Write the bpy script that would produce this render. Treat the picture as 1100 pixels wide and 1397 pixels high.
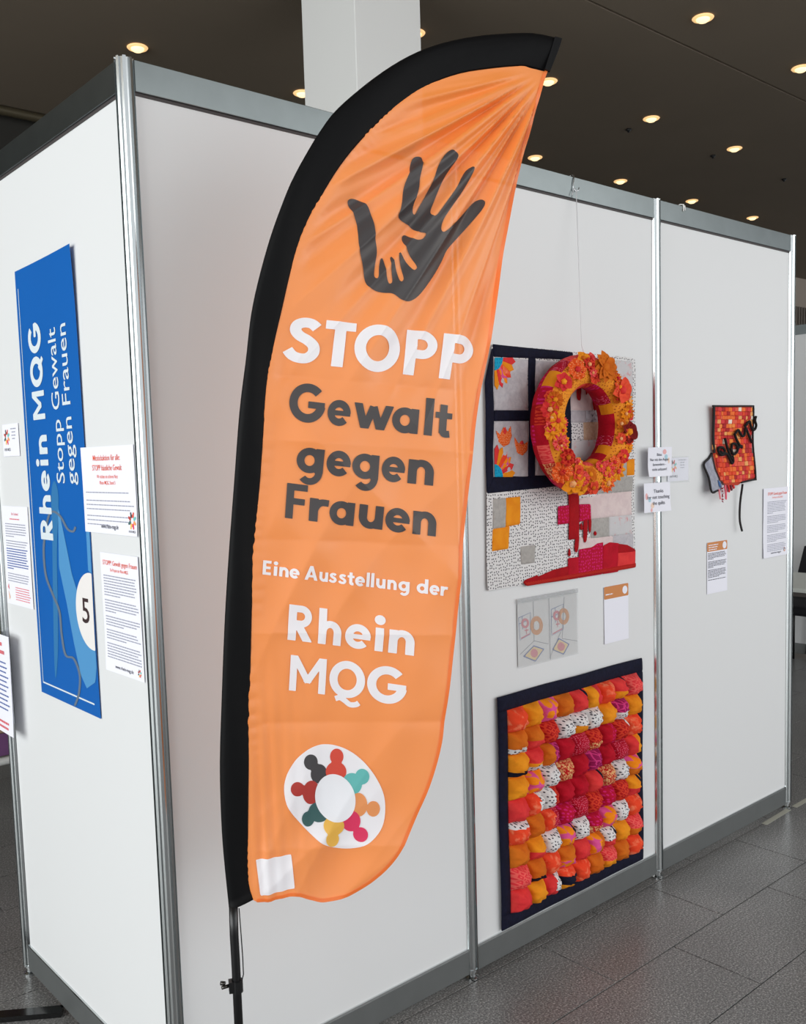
import bpy, bmesh, math, random
import numpy as np
from mathutils import Vector
random.seed(7); rng = np.random.RandomState(5)
for o in list(bpy.data.objects): bpy.data.objects.remove(o)
SC = bpy.context.scene; COL = SC.collection
# ------------------------------------------------------------------ camera
IW, IH = 1100, 1397
F = 1289.94; CAM = np.array([-.9736, -1.9969, 1.6221]); YAW, PITCH, ROLL = .7123, -.0903, -.0294; OX, OY = -6.2, 39.42
fw = np.array([math.cos(PITCH)*math.sin(YAW), math.cos(PITCH)*math.cos(YAW), math.sin(PITCH)])
rt0 = np.array([math.cos(YAW), -math.sin(YAW), 0.]); up0 = np.cross(rt0, fw)
rt = math.cos(ROLL)*rt0 + math.sin(ROLL)*up0; up = -math.sin(ROLL)*rt0 + math.cos(ROLL)*up0
cd = bpy.data.cameras.new('camera'); cam = bpy.data.objects.new('camera', cd); COL.objects.link(cam)
from mathutils import Matrix
M = Matrix(((rt[0], up[0], -fw[0], CAM[0]), (rt[1], up[1], -fw[1], CAM[1]), (rt[2], up[2], -fw[2], CAM[2]), (0, 0, 0, 1)))
cam.matrix_world = M
cd.sensor_fit = 'HORIZONTAL'; cd.sensor_width = 36; cd.lens = F/IW*36; cd.shift_x = -OX/IW; cd.shift_y = OY/IW
cd.clip_start = .05; cd.clip_end = 200
SC.camera = cam
# ------------------------------------------------------------------ world, lights, exposure
def lin(c): return tuple((v/255/12.92 if v/255 <= .04045 else ((v/255+.055)/1.055)**2.4) for v in c)
w = bpy.data.worlds.new('daylight'); SC.world = w; w.use_nodes = True
bg = w.node_tree.nodes['Background']; bg.inputs[0].default_value = (.93, .97, 1.0, 1); bg.inputs[1].default_value = 1.0
def area(name, loc, target, sx, sy, power, color):
    l = bpy.data.lights.new(name, 'AREA'); l.shape = 'RECTANGLE'; l.size = sx; l.size_y = sy; l.energy = power; l.color = color
    o = bpy.data.objects.new(name, l); COL.objects.link(o); o.location = loc
    o.rotation_euler = (Vector(target)-Vector(loc)).to_track_quat('-Z', 'Y').to_euler(); return o
area('window_front', (4.2, -5.8, 2.6), (1.0, 0, 1.4), 7.5, 4.4, 175, (1, .99, .97))
area('window_left', (-6.8, .2, 2.6), (0, .2, 1.6), 9.5, 4.4, 520, (.97, 1, .99))
SC.view_settings.view_transform = 'Standard'; SC.view_settings.look = 'None'
SC.view_settings.gamma = 1; SC.view_settings.use_curve_mapping = False; SC.view_settings.exposure = 0.0
# ------------------------------------------------------------------ pixel rays -> real planes
def ray(x, y): return fw + rt*((x-IW/2-OX)/F) - up*((y-IH/2-OY)/F)
def onY(x, y, Y=0.): d = ray(x, y); return CAM + d*((Y-CAM[1])/d[1])
def onX(x, y, X=0.): d = ray(x, y); return CAM + d*((X-CAM[0])/d[0])
def onZ(x, y, Z=0.): d = ray(x, y); return CAM + d*((Z-CAM[2])/d[2])
def onP(x, y, P0, N): d = ray(x, y); return CAM + d*(((P0-CAM)@N)/(d@N))
def project(P): d = np.asarray(P)-CAM; k = d@fw; return IW/2+OX+F*(d@rt)/k, IH/2+OY-F*(d@up)/k, k
# ------------------------------------------------------------------ materials
MATS = {}
def mat(name, color, rough=.6, metal=0., spec=.5, bump=0., bscale=200., noise=0., nscale=20.):
    if name in MATS: return MATS[name]
    m = bpy.data.materials.new(name); m.use_nodes = True; nt = m.node_tree; b = nt.nodes['Principled BSDF']
    b.inputs['Base Color'].default_value = (*color, 1); b.inputs['Roughness'].default_value = rough
    b.inputs['Metallic'].default_value = metal; b.inputs['Specular IOR Level'].default_value = spec
    geo = None
    if noise or bump: geo = nt.nodes.new('ShaderNodeNewGeometry')
    if noise:
        n = nt.nodes.new('ShaderNodeTexNoise'); n.inputs['Scale'].default_value = nscale; n.inputs['Detail'].default_value = 4
        nt.links.new(geo.outputs['Position'], n.inputs['Vector'])
        mx = nt.nodes.new('ShaderNodeMix'); mx.data_type = 'RGBA'
        mx.inputs[6].default_value = (*[c*(1-noise) for c in color], 1); mx.inputs[7].default_value = (*[min(1, c*(1+noise)) for c in color], 1)
        nt.links.new(n.outputs['Fac'], mx.inputs[0]); nt.links.new(mx.outputs[2], b.inputs['Base Color'])
    if bump:
        n = nt.nodes.new('ShaderNodeTexNoise'); n.inputs['Scale'].default_value = bscale; n.inputs['Detail'].default_value = 2
        nt.links.new(geo.outputs['Position'], n.inputs['Vector'])
        bp = nt.nodes.new('ShaderNodeBump'); bp.inputs['Strength'].default_value = bump; bp.inputs['Distance'].default_value = .002
        nt.links.new(n.outputs['Fac'], bp.inputs['Height']); nt.links.new(bp.outputs[0], b.inputs['Normal'])
    MATS[name] = m; return m
def smat(name, rgb, **k): return mat(name, lin(rgb), **k)
def fabric(name, bgc, fgc, kind, scale, thr=.3, rough=.85):
    """cotton print: background/foreground colours with a procedural motif in world space"""
    if name in MATS: return MATS[name]
    m = bpy.data.materials.new(name); m.use_nodes = True; nt = m.node_tree; b = nt.nodes['Principled BSDF']; L = nt.links.new
    b.inputs['Roughness'].default_value = rough; b.inputs['Specular IOR Level'].default_value = .2
    geo = nt.nodes.new('ShaderNodeNewGeometry')
    ramp = nt.nodes.new('ShaderNodeValToRGB'); ramp.color_ramp.elements[0].color = (*lin(fgc), 1); ramp.color_ramp.elements[1].color = (*lin(bgc), 1)
    if kind in ('dots', 'geo', 'cells'):
        v = nt.nodes.new('ShaderNodeTexVoronoi'); v.inputs['Scale'].default_value = scale; v.voronoi_dimensions = '2D'
        sp = nt.nodes.new('ShaderNodeSeparateXYZ'); ad = nt.nodes.new('ShaderNodeMath'); ad.inputs[1].default_value = .0; ad.operation = 'MULTIPLY_ADD'; cb = nt.nodes.new('ShaderNodeCombineXYZ')
        L(geo.outputs['Position'], sp.inputs[0]); L(sp.outputs[1], ad.inputs[0]); ad.inputs[1].default_value = .2; L(sp.outputs[0], ad.inputs[2]); L(ad.outputs[0], cb.inputs[0]); L(sp.outputs[2], cb.inputs[1]); L(cb.outputs[0], v.inputs['Vector'])
        if kind == 'dots': v.inputs['Randomness'].default_value = .55
        if kind == 'geo': v.distance = 'MANHATTAN'; v.inputs['Randomness'].default_value = 0
        if kind == 'cells': v.feature = 'DISTANCE_TO_EDGE'
        src = v.outputs['Distance']
        if kind == 'geo':
            mu = nt.nodes.new('ShaderNodeMath'); mu.operation = 'PINGPONG'; mu.inputs[1].default_value = .3; L(src, mu.inputs[0]); src = mu.outputs[0]
        L(src, ramp.inputs[0]); ramp.color_ramp.elements[0].position = max(0, thr-.04); ramp.color_ramp.elements[1].position = thr+.04
    else:
        n = nt.nodes.new('ShaderNodeTexNoise'); n.inputs['Scale'].default_value = scale; n.inputs['Detail'].default_value = 5; n.inputs['Distortion'].default_value = .6
        L(geo.outputs['Position'], n.inputs['Vector']); L(n.outputs['Fac'], ramp.inputs[0])
        ramp.color_ramp.elements[0].position = thr-.12; ramp.color_ramp.elements[1].position = thr+.12
    L(ramp.outputs[0], b.inputs['Base Color'])
    n2 = nt.nodes.new('ShaderNodeTexNoise'); n2.inputs['Scale'].default_value = 130; n2.inputs['Detail'].default_value = 3
    L(geo.outputs['Position'], n2.inputs['Vector'])
    bp = nt.nodes.new('ShaderNodeBump'); bp.inputs['Strength'].default_value = .35; bp.inputs['Distance'].default_value = .004
    L(n2.outputs['Fac'], bp.inputs['Height']); L(bp.outputs[0], b.inputs['Normal'])
    MATS[name] = m; return m
def cloth(name, rgb, transp=.07, transl=.25, gloss=.06):
    """thin flag cloth: diffuse + light coming through + a little see-through weave"""
    m = bpy.data.materials.new(name); m.use_nodes = True; nt = m.node_tree; L = nt.links.new
    nt.nodes.remove(nt.nodes['Principled BSDF']); out = nt.nodes['Material Output']; c = (*lin(rgb), 1)
    d = nt.nodes.new('ShaderNodeBsdfDiffuse'); d.inputs[0].default_value = c
    t = nt.nodes.new('ShaderNodeBsdfTranslucent'); t.inputs[0].default_value = c
    g = nt.nodes.new('ShaderNodeBsdfGlossy'); g.inputs[0].default_value = (1, .95, .9, 1); g.inputs['Roughness'].default_value = .34
    tr = nt.nodes.new('ShaderNodeBsdfTransparent'); prev = d
    for sh, f in ((t, transl), (g, gloss), (tr, transp)):
        mx = nt.nodes.new('ShaderNodeMixShader'); mx.inputs[0].default_value = f
        L(prev.outputs[0], mx.inputs[1]); L(sh.outputs[0], mx.inputs[2]); prev = mx
    L(prev.outputs[0], out.inputs[0]); MATS[name] = m; return m
def emit(name, rgb, s):
    m = bpy.data.materials.new(name); m.use_nodes = True; nt = m.node_tree
    b = nt.nodes['Principled BSDF']; b.inputs['Base Color'].default_value = (*lin(rgb), 1)
    b.inputs['Emission Color'].default_value = (*lin(rgb), 1); b.inputs['Emission Strength'].default_value = s; return m
def granite(name, mortar):
    m = bpy.data.materials.new(name); m.use_nodes = True; nt = m.node_tree; L = nt.links.new; b = nt.nodes['Principled BSDF']
    geo = nt.nodes.new('ShaderNodeNewGeometry')
    n = nt.nodes.new('ShaderNodeTexNoise'); n.inputs['Scale'].default_value = 165; n.inputs['Detail'].default_value = 5; n.inputs['Roughness'].default_value = .7; L(geo.outputs['Position'], n.inputs['Vector'])
    r = nt.nodes.new('ShaderNodeValToRGB'); e = r.color_ramp.elements
    e[0].position = .33; e[0].color = (.06, .061, .063, 1); e[1].position = .72; e[1].color = (.80, .785, .76, 1)
    k = e.new(.52); k.color = (.235, .232, .23, 1); L(n.outputs['Fac'], r.inputs[0])
    n2 = nt.nodes.new('ShaderNodeTexNoise'); n2.inputs['Scale'].default_value = 2.2; L(geo.outputs['Position'], n2.inputs['Vector'])
    mx = nt.nodes.new('ShaderNodeMix'); mx.data_type = 'RGBA'; mx.blend_type = 'MULTIPLY'; mx.inputs[0].default_value = .5
    L(r.outputs[0], mx.inputs[6]); L(n2.outputs['Fac'], mx.inputs[7]); src = mx.outputs[2]
    if mortar:
        br = nt.nodes.new('ShaderNodeTexBrick'); br.inputs['Scale'].default_value = 1; br.inputs['Brick Width'].default_value = TW; br.inputs['Row Height'].default_value = TH
        br.inputs['Mortar Size'].default_value = .003; br.inputs['Mortar Smooth'].default_value = 0; br.offset = .5; br.offset_frequency = 2
        br.inputs['Color1'].default_value = br.inputs['Color2'].default_value = (1, 1, 1, 1); br.inputs['Mortar'].default_value = (.16, .16, .16, 1)
        mp = nt.nodes.new('ShaderNodeVectorMath'); mp.operation = 'SUBTRACT'; mp.inputs[1].default_value = (TX, TY, 0)
        L(geo.outputs['Position'], mp.inputs[0]); L(mp.outputs[0], br.inputs['Vector'])
        m2 = nt.nodes.new('ShaderNodeMix'); m2.data_type = 'RGBA'; m2.blend_type = 'MULTIPLY'; m2.inputs[0].default_value = 1
        L(src, m2.inputs[6]); L(br.outputs['Color'], m2.inputs[7]); src = m2.outputs[2]
    L(src, b.inputs['Base Color']); b.inputs['Roughness'].default_value = .3; b.inputs['Specular IOR Level'].default_value = .45
    return m
TW, TH, TX, TY = .61, .304, .995, -.02       # floor tile size and grid origin
# ------------------------------------------------------------------ object helpers
def tag(o, label=None, cat=None, group=None, kind=None):
    if label: o['label'] = label
    if cat: o['category'] = cat
    if group: o['group'] = group
    if kind: o['kind'] = kind
    return o
def base_of(p):
    v = Vector((0, 0, 0))
    while p is not None: v += p.location; p = p.parent
    return v
def thing(name, label, cat, loc=(0, 0, 0), group=None):
    o = bpy.data.objects.new(name, None); COL.objects.link(o); o.location = loc; o.empty_display_size = .05
    return tag(o, label, cat, group)
def obj(name, verts, faces, mats, parent=None, smooth=False, fmat=None, kind=None, autos=None):
    """one mesh object; verts in world coordinates"""
    off = base_of(parent) if parent else Vector((0, 0, 0))
    me = bpy.data.meshes.new(name)
    me.from_pydata([(v[0]-off.x, v[1]-off.y, v[2]-off.z) for v in verts], [], [tuple(int(i) for i in f) for f in faces])
    if not isinstance(mats, (list, tuple)): mats = [mats]
    for m in mats: me.materials.append(m)
    if fmat is not None: me.polygons.foreach_set('material_index', list(fmat))
    if smooth: me.polygons.foreach_set('use_smooth', [True]*len(me.polygons))
    me.update()
    if autos: me.set_sharp_from_angle(angle=autos)
    o = bpy.data.objects.new(name, me); COL.objects.link(o); o.parent = parent
    if kind: o['kind'] = kind
    return o
class MB:
    def __init__(s): s.v = []; s.f = []; s.m = []
    def add(s, v, f, mi=0):
        b = len(s.v); s.v += [tuple(p) for p in v]; s.f += [tuple(i+b for i in q) for q in f]; s.m += [mi]*len(f); return s
    def box(s, a, b, bev=0., mi=0):
        a, b = np.asarray(a, float), np.asarray(b, float); return s._box(np.minimum(a, b), np.maximum(a, b), bev, mi)
    def _box(s, a, b, bev, mi):
        if bev <= 0:
            v = [(x, y, z) for x in (a[0], b[0]) for y in (a[1], b[1]) for z in (a[2], b[2])]
            return s.add(v, [(0, 1, 3, 2), (4, 6, 7, 5), (0, 4, 5, 1), (2, 3, 7, 6), (0, 2, 6, 4), (1, 5, 7, 3)], mi)
        bm = bmesh.new(); bmesh.ops.create_cube(bm, size=1)
        for vv in bm.verts: vv.co = Vector([(a[i]+b[i])/2+vv.co[i]*(b[i]-a[i]) for i in range(3)])
        bmesh.ops.bevel(bm, geom=bm.edges[:], offset=bev, segments=2, affect='EDGES', profile=.5)
        bm.verts.index_update(); v = [tuple(q.co) for q in bm.verts]; f = [[q.index for q in p.verts] for p in bm.faces]; bm.free()
        return s.add(v, f, mi)
    def obox(s, P, ax, ay, az, mi=0):
        """box centred at P with half-axis vectors"""
        P, ax, ay, az = map(np.asarray, (P, ax, ay, az))
        v = [P+i*ax+j*ay+k*az for i in (-1, 1) for j in (-1, 1) for k in (-1, 1)]
        return s.add(v, [(0, 1, 3, 2), (4, 6, 7, 5), (0, 4, 5, 1), (2, 3, 7, 6), (0, 2, 6, 4), (1, 5, 7, 3)], mi)
    def tube(s, pts, r, n=8, mi=0, cap=True):
        pts = [np.asarray(p, float) for p in pts]; b = len(s.v); m = len(pts); ref = None
        for i, p in enumerate(pts):
            t = pts[min(i+1, m-1)]-pts[max(i-1, 0)]; t = t/(np.linalg.norm(t)+1e-12)
            if ref is None: ref = np.array([0, 0, 1.]) if abs(t[2]) < .9 else np.array([1., 0, 0])
            a = np.cross(t, ref); a /= np.linalg.norm(a)+1e-12; c = np.cross(a, t); ref = c
            rr = r[i] if isinstance(r, (list, tuple, np.ndarray)) else r
            for k in range(n): an = 2*math.pi*k/n; s.v.append(tuple(p+rr*(math.cos(an)*a+math.sin(an)*c)))
        for i in range(m-1):
            for k in range(n): k2 = (k+1) % n; s.f.append((b+i*n+k, b+i*n+k2, b+(i+1)*n+k2, b+(i+1)*n+k)); s.m.append(mi)
        if cap: s.f += [tuple(b+k for k in range(n))[::-1], tuple(b+(m-1)*n+k for k in range(n))]; s.m += [mi, mi]
        return s
    def lathe(s, P, prof, n=20, mi=0, axis=(0, 0, 1)):
        ax = np.asarray(axis, float); ax /= np.linalg.norm(ax); ref = np.array([1., 0, 0]) if abs(ax[0]) < .9 else np.array([0, 1., 0])
        a = np.cross(ax, ref); a /= np.linalg.norm(a); c = np.cross(ax, a); b = len(s.v); P = np.asarray(P, float)
        for r, h in prof:
            for k in range(n): an = 2*math.pi*k/n; s.v.append(tuple(P+ax*h+r*(math.cos(an)*a+math.sin(an)*c)))
        for i in range(len(prof)-1):
            for k in range(n): k2 = (k+1) % n; s.f.append((b+i*n+k, b+i*n+k2, b+(i+1)*n+k2, b+(i+1)*n+k)); s.m.append(mi)
        s.f += [tuple(b+k for k in range(n))[::-1], tuple(b+(len(prof)-1)*n+k for k in range(n))]; s.m += [mi, mi]; return s
    def prism(s, prof, z0, z1, mi=0):
        n = len(prof); b = len(s.v)
        s.v += [(x, y, z0) for x, y in prof]+[(x, y, z1) for x, y in prof]
        for k in range(n): k2 = (k+1) % n; s.f.append((b+k, b+k2, b+n+k2, b+n+k)); s.m.append(mi)
        s.f += [tuple(b+k for k in range(n))[::-1], tuple(b+n+k for k in range(n))]; s.m += [mi, mi]; return s
    def build(s, name, mats, parent=None, smooth=False, kind=None, autos=None): return obj(name, s.v, s.f, mats, parent, smooth, s.m, kind, autos)
# ------------------------------------------------------------------ 2-D outlines -> gridded cloth meshes
def catmull(pts, closed=False, n=6):
    p = [np.asarray(q, float) for q in pts]; N = len(p); out = []
    for i in range(N if closed else N-1):
        g = (lambda k: p[k % N]) if closed else (lambda k: p[min(max(k, 0), N-1)])
        a, b, c, d = g(i-1), g(i), g(i+1), g(i+2)
        for j in range(n):
            t = j/n; out.append(.5*((2*b)+(c-a)*t+(2*a-5*b+4*c-d)*t*t+(3*b-a-3*c+d)*t**3))
    if not closed: out.append(p[-1])
    return np.array(out)
def stroke(pts, w):
    p = np.asarray(pts, float); t = np.gradient(p, axis=0); t /= np.linalg.norm(t, axis=1)[:, None]+1e-12
    nn = np.stack([-t[:, 1], t[:, 0]], 1)*w/2; return np.concatenate([p+nn, (p-nn)[::-1]])
def rect(x0, y0, x1, y1): return np.array([(x0, y0), (x1, y0), (x1, y1), (x0, y1)], float)
def ell(cx, cy, rx, ry, a0=0, a1=360, n=40, rot=0):
    a = np.radians(np.linspace(a0, a1, n+1)); a = a[:-1] if abs(a1-a0) >= 360 else a
    x, y = rx*np.cos(a), ry*np.sin(a); c, s_ = math.cos(math.radians(rot)), math.sin(math.radians(rot))
    return np.stack([cx+x*c-y*s_, cy+x*s_+y*c], 1)
def poly_sdf(P, poly):
    """signed distance (negative inside) of points P (N,2) to a polygon"""
    A = np.asarray(poly, float); B = np.roll(A, -1, 0); best = np.full(len(P), 1e18); ins = np.zeros(len(P), bool)
    for a, b in zip(A, B):
        e = b-a; d = P-a; L2 = e@e
        if L2 < 1e-18: continue
        t = np.clip((d@e)/L2, 0, 1); q = d-t[:, None]*e; best = np.minimum(best, (q*q).sum(1))
        c = ((a[1] > P[:, 1]) != (b[1] > P[:, 1]))
        if abs(e[1]) > 1e-15: ins ^= c & (P[:, 0] < a[0]+e[0]*(P[:, 1]-a[1])/e[1])
    d = np.sqrt(best); return np.where(ins, -d, d)
def ops_sdf(P, ops):
    d = np.full(len(P), 1e9)
    for s, poly in ops:
        q = poly_sdf(P, poly); d = np.minimum(d, q) if s == '+' else np.maximum(d, -q)
    return d
def march(sdf, x0, y0, x1, y1, h):
    """grid mesh of {sdf<0} with smooth cut borders -> verts2d (N,2), faces, sdf at verts"""
    nx = max(2, int(math.ceil((x1-x0)/h))+1); ny = max(2, int(math.ceil((y1-y0)/h))+1)
    X = np.linspace(x0, x1, nx); Y = np.linspace(y0, y1, ny); G = np.stack(np.meshgrid(X, Y), -1).reshape(-1, 2)
    D = sdf(G); D = np.where(np.abs(D) < 1e-7, -1e-7, D); ins = D < 0; key = {}; V = []; VD = []; Fc = []
    def vert(k, p, d):
        if k not in key: key[k] = len(V); V.append(p); VD.append(d)
        return key[k]
    I2 = ins.reshape(ny, nx); anyc = I2[:-1, :-1] | I2[1:, :-1] | I2[:-1, 1:] | I2[1:, 1:]
    for j, i in zip(*np.nonzero(anyc)):
        c = [j*nx+i, j*nx+i+1, (j+1)*nx+i+1, (j+1)*nx+i]; f = []
        for k in range(4):
            a, b = c[k], c[(k+1) % 4]
            if ins[a]: f.append(vert((a, a), G[a], D[a]))
            if ins[a] != ins[b]:
                q = (min(a, b), max(a, b)); t = D[q[0]]/(D[q[0]]-D[q[1]]); f.append(vert(q, G[q[0]]+t*(G[q[1]]-G[q[0]]), 0.))
        if len(f) > 2: Fc.append(f)
    return np.array(V).reshape(-1, 2), Fc, np.array(VD)
def march_ops(ops, h, pad=0.):
    a = np.concatenate([p for s, p in ops if s == '+']); lo = a.min(0)-h*.7-pad; hi = a.max(0)+h*.7+pad
    return march(lambda P: ops_sdf(P, ops), lo[0], lo[1], hi[0], hi[1], h)
class Frame:
    """a plane in the place: point = O + u*eu + v*ev + (w + disp(u,v))*n"""
    def __init__(s, O, eu, ev, n, disp=None): s.O, s.eu, s.ev, s.n = [np.asarray(q, float) for q in (O, eu, ev, n)]; s.disp = disp
    def pt(s, u, v, w=0.): return s.O+u*s.eu+v*s.ev+(w+(s.disp(u, v) if s.disp else 0.))*s.n
    def uv(s, px, py): q = onP(px, py, s.O, s.n)-s.O; return np.array([q@s.eu, q@s.ev])
    def uvs(s, pts, ox=0, oy=0, sc=1.): return np.array([s.uv(ox+x/sc, oy+y/sc) for x, y in pts])
def wall_frame(x, z, y=-.0035): return Frame((x, y, z), (1, 0, 0), (0, 0, 1), (0, -1, 0))
def left_frame(y, z, x=-.0035): return Frame((x, y, z), (0, -1, 0), (0, 0, 1), (-1, 0, 0))
def flat(name, fr, ops, h, mats, parent, w=.0006, smooth=True):
    v, f, d = march_ops(ops, h); return obj(name, [fr.pt(a, b, w) for a, b in v], f, mats, parent, smooth)
def puffed(name, fr, ops, h, mats, parent, height, rad, w=0., wob=0., smooth=True):
    """padded cloth piece: rises from its border over `rad` to `height`"""
    v, f, d = march_ops(ops, h); q = np.clip(-d/rad, 0, 1); z = height*np.sqrt(1-(1-q)**2)
    if wob: z = z+wob*q*(np.sin(v[:, 0]*97+v[:, 1]*31)+np.sin(v[:, 1]*113-v[:, 0]*47))
    return obj(name, [fr.pt(a, b, w+c) for (a, b), c in zip(v, z)], f, mats, parent, smooth)
# ------------------------------------------------------------------ lettering
FT = {}
def text_mesh(body, bold=0.):
    k = (body, bold)
    if k not in FT:
        cu = bpy.data.curves.new('t', 'FONT'); cu.body = body; cu.size = 1; cu.offset = bold; cu.resolution_u = 3
        o = bpy.data.objects.new('t', cu); COL.objects.link(o); bpy.context.view_layer.update()
        me = bpy.data.meshes.new_from_object(o); v = np.array([tuple(q.co)[:2] for q in me.vertices]).reshape(-1, 2); f = [list(p.vertices) for p in me.polygons]
        bpy.data.objects.remove(o); bpy.data.curves.remove(cu); bpy.data.meshes.remove(me); FT[k] = (v, f)
    return FT[k]
CAPH = None
def lettering(name, fr, body, u, v, cap, mats, parent, width=None, bold=0., align='L', w=.0007):
    global CAPH
    if CAPH is None: q = text_mesh('H')[0]; CAPH = q[:, 1].max()-q[:, 1].min()
    V, Fc = text_mesh(body, bold); s = cap/CAPH; x0, x1 = V[:, 0].min(), V[:, 0].max()
    sx = width/(x1-x0) if width else s; W = (x1-x0)*sx; off = {'L': 0, 'C': -W/2, 'R': -W}[align]
    return obj(name, [fr.pt(u+off+(a-x0)*sx, v+b*s, w) for a, b in V], Fc, mats, parent)
def greek(name, fr, u0, u1, v_top, rows, pitch, th, mats, parent, w=.0007, seed=1, paras=()):
    """rows of print too small to read: word-long dashes"""
    r = random.Random(seed); mb = MB(); v = v_top
    for i in range(rows):
        u = u0; end = u1 - (r.random()*.12*(u1-u0)); 
        if i in paras: end = u0+(u1-u0)*r.uniform(.25, .6)
        while u < end:
            L = min(r.uniform(.006, .020), end-u)
            mb.add([fr.pt(u, v, w), fr.pt(u+L, v, w), fr.pt(u+L, v+th, w), fr.pt(u, v+th, w)], [(0, 1, 2, 3)]); u += L+.0022
        v -= pitch*(1.9 if i in paras else 1)
    return mb.build(name, mats, parent)
xh = .66
def GL(ch):
    """bold geometric capitals and small letters; cap height 1 -> (operations, width)"""
    A = lambda p: ('+', np.asarray(p, float)); S = lambda p: ('-', np.asarray(p, float))
    bowl = [A(ell(.335, .33, .335, .345)), S(ell(.335, .33, .132, .148))]
    arch = [A(ell(.315, .35, .315, .325)), S(ell(.315, .35, .115, .15)), S(rect(-.1, -.2, .8, .35))]
    if ch in 'Ss':
        p = np.array([(.555, .80), (.45, .885), (.31, .895), (.19, .83), (.165, .71), (.25, .60), (.40, .515), (.52, .40), (.535, .25), (.44, .13), (.30, .105), (.16, .15), (.055, .265)])
        return ([A(stroke(catmull(p), .215))], .64) if ch == 'S' else ([A(stroke(catmull(p*[.72, .67]), .165))], .47)
    if ch == 'T': return [A(rect(0, .81, .62, 1)), A(rect(.193, 0, .427, 1))], .62
    if ch == 'O': return [A(ell(.5, .5, .5, .52)), S(ell(.5, .5, .257, .285))], 1.
    if ch == 'Q': return [A(ell(.5, .5, .5, .52)), S(ell(.5, .5, .268, .30)), A(stroke(catmull([(.20, -.08), (.33, -.035), (.47, -.10), (.62, -.19), (.78, -.17), (.86, -.11)]), .15))], 1.
    if ch in 'PR':
        o = [A(rect(0, 0, .24, 1)), A(rect(.1, .38, .36, 1)), A(ell(.36, .69, .32, .31)), S(rect(.24, .575, .36, .805)), S(ell(.36, .69, .118, .115))]
        if ch == 'R': o += [A(stroke([(.26, .50), (.62, -.06)], .23)), S(rect(0, -.3, 1, 0))]
        return o, (.68 if ch == 'P' else .74)
    if ch == 'G': return [A(stroke(ell(.5, .5, .395, .41, 42, 352, 40), .232)), A(rect(.52, .37, .985, .55))], .985
    if ch == 'e': return [A(stroke(ell(.335, .33, .242, .248, 0, 318, 34), .2)), A(rect(.16, .262, .668, .395))], .67
    if ch == 'w':
        st = [A(stroke([(.10-.03, .76), (.29+.02, -.08)], .19)), A(stroke([(.27, -.08), (.47, .60)], .18)), A(stroke([(.47, .60), (.68, -.08)], .18)), A(stroke([(.64, -.08), (.88, .76)], .19))]
        return st+[S(rect(-1, xh, 2, 2)), S(rect(-1, -1, 2, 0))], .94
    if ch == 'a': return bowl+[A(rect(.485, 0, .70, xh))], .70
    if ch == 'd': return bowl+[A(rect(.485, 0, .70, 1))], .70
    if ch == 'g': return bowl+[A(rect(.485, .0, .70, xh)), A(stroke(ell(.365, .02, .235, .26, 0, -140, 20), .185))], .70
    if ch == 'l': return [A(rect(0, 0, .21, 1))], .21
    if ch == 't': return [A(rect(.12, .10, .33, .87)), A(rect(0, .50, .47, .66)), A(stroke(catmull([(.225, .2), (.235, .12), (.30, .085), (.42, .10)]), .185))], .47
    if ch == 'n': return [A(ell(.335, .33, .315, .345)), S(ell(.325, .33, .105, .15)), S(rect(-.2, -.3, .9, .34)), A(rect(0, 0, .222, xh)), A(rect(.428, 0, .65, .36))], .65
    if ch == 'h': return [A(ell(.335, .33, .315, .345)), S(ell(.325, .33, .105, .15)), S(rect(-.2, -.3, .9, .34)), A(rect(0, 0, .222, 1)), A(rect(.428, 0, .65, .36))], .65
    if ch == 'u': return [A(ell(.315, .33, .315, .345)), S(ell(.325, .33, .105, .15)), S(rect(-.2, .32, .9, 1)), A(rect(.428, 0, .65, xh)), A(rect(0, .30, .222, xh))], .65
    if ch == 'r': return [A(rect(0, 0, .205, xh)), A(stroke(catmull([(.10, .30), (.17, .47), (.28, .555), (.44, .555)]), .19))], .44
    if ch == 'i': return [A(rect(.03, 0, .235, xh)), A(ell(.135, .875, .135, .135))], .27
    if ch == 'F': return [A(rect(0, 0, .22, 1)), A(rect(0, .81, .6, 1)), A(rect(0, .41, .54, .59))], .6
    if ch == 'E': return [A(rect(0, 0, .22, 1)), A(rect(0, .81, .56, 1)), A(rect(0, .41, .52, .59)), A(rect(0, 0, .56, .19))], .56
    if ch == 'A': return [A(stroke([(.06, -.1), (.46, 1.1)], .21)), A(stroke([(.78, -.1), (.38, 1.1)], .21)), A(rect(.2, .2, .64, .36)), S(rect(-1, 1, 2, 2)), S(rect(-1, -1, 2, 0))], .84
    if ch == 'M': return [A(rect(0, 0, .2, 1)), A(rect(.84, 0, 1.04, 1)), A(stroke([(.04, 1.1), (.56, .25)], .19)), A(stroke([(1.0, 1.1), (.48, .25)], .19)), S(rect(-1, 1, 2, 2)), S(rect(.46, 0, .58, .26))], 1.04
    raise KeyError(ch)
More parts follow.
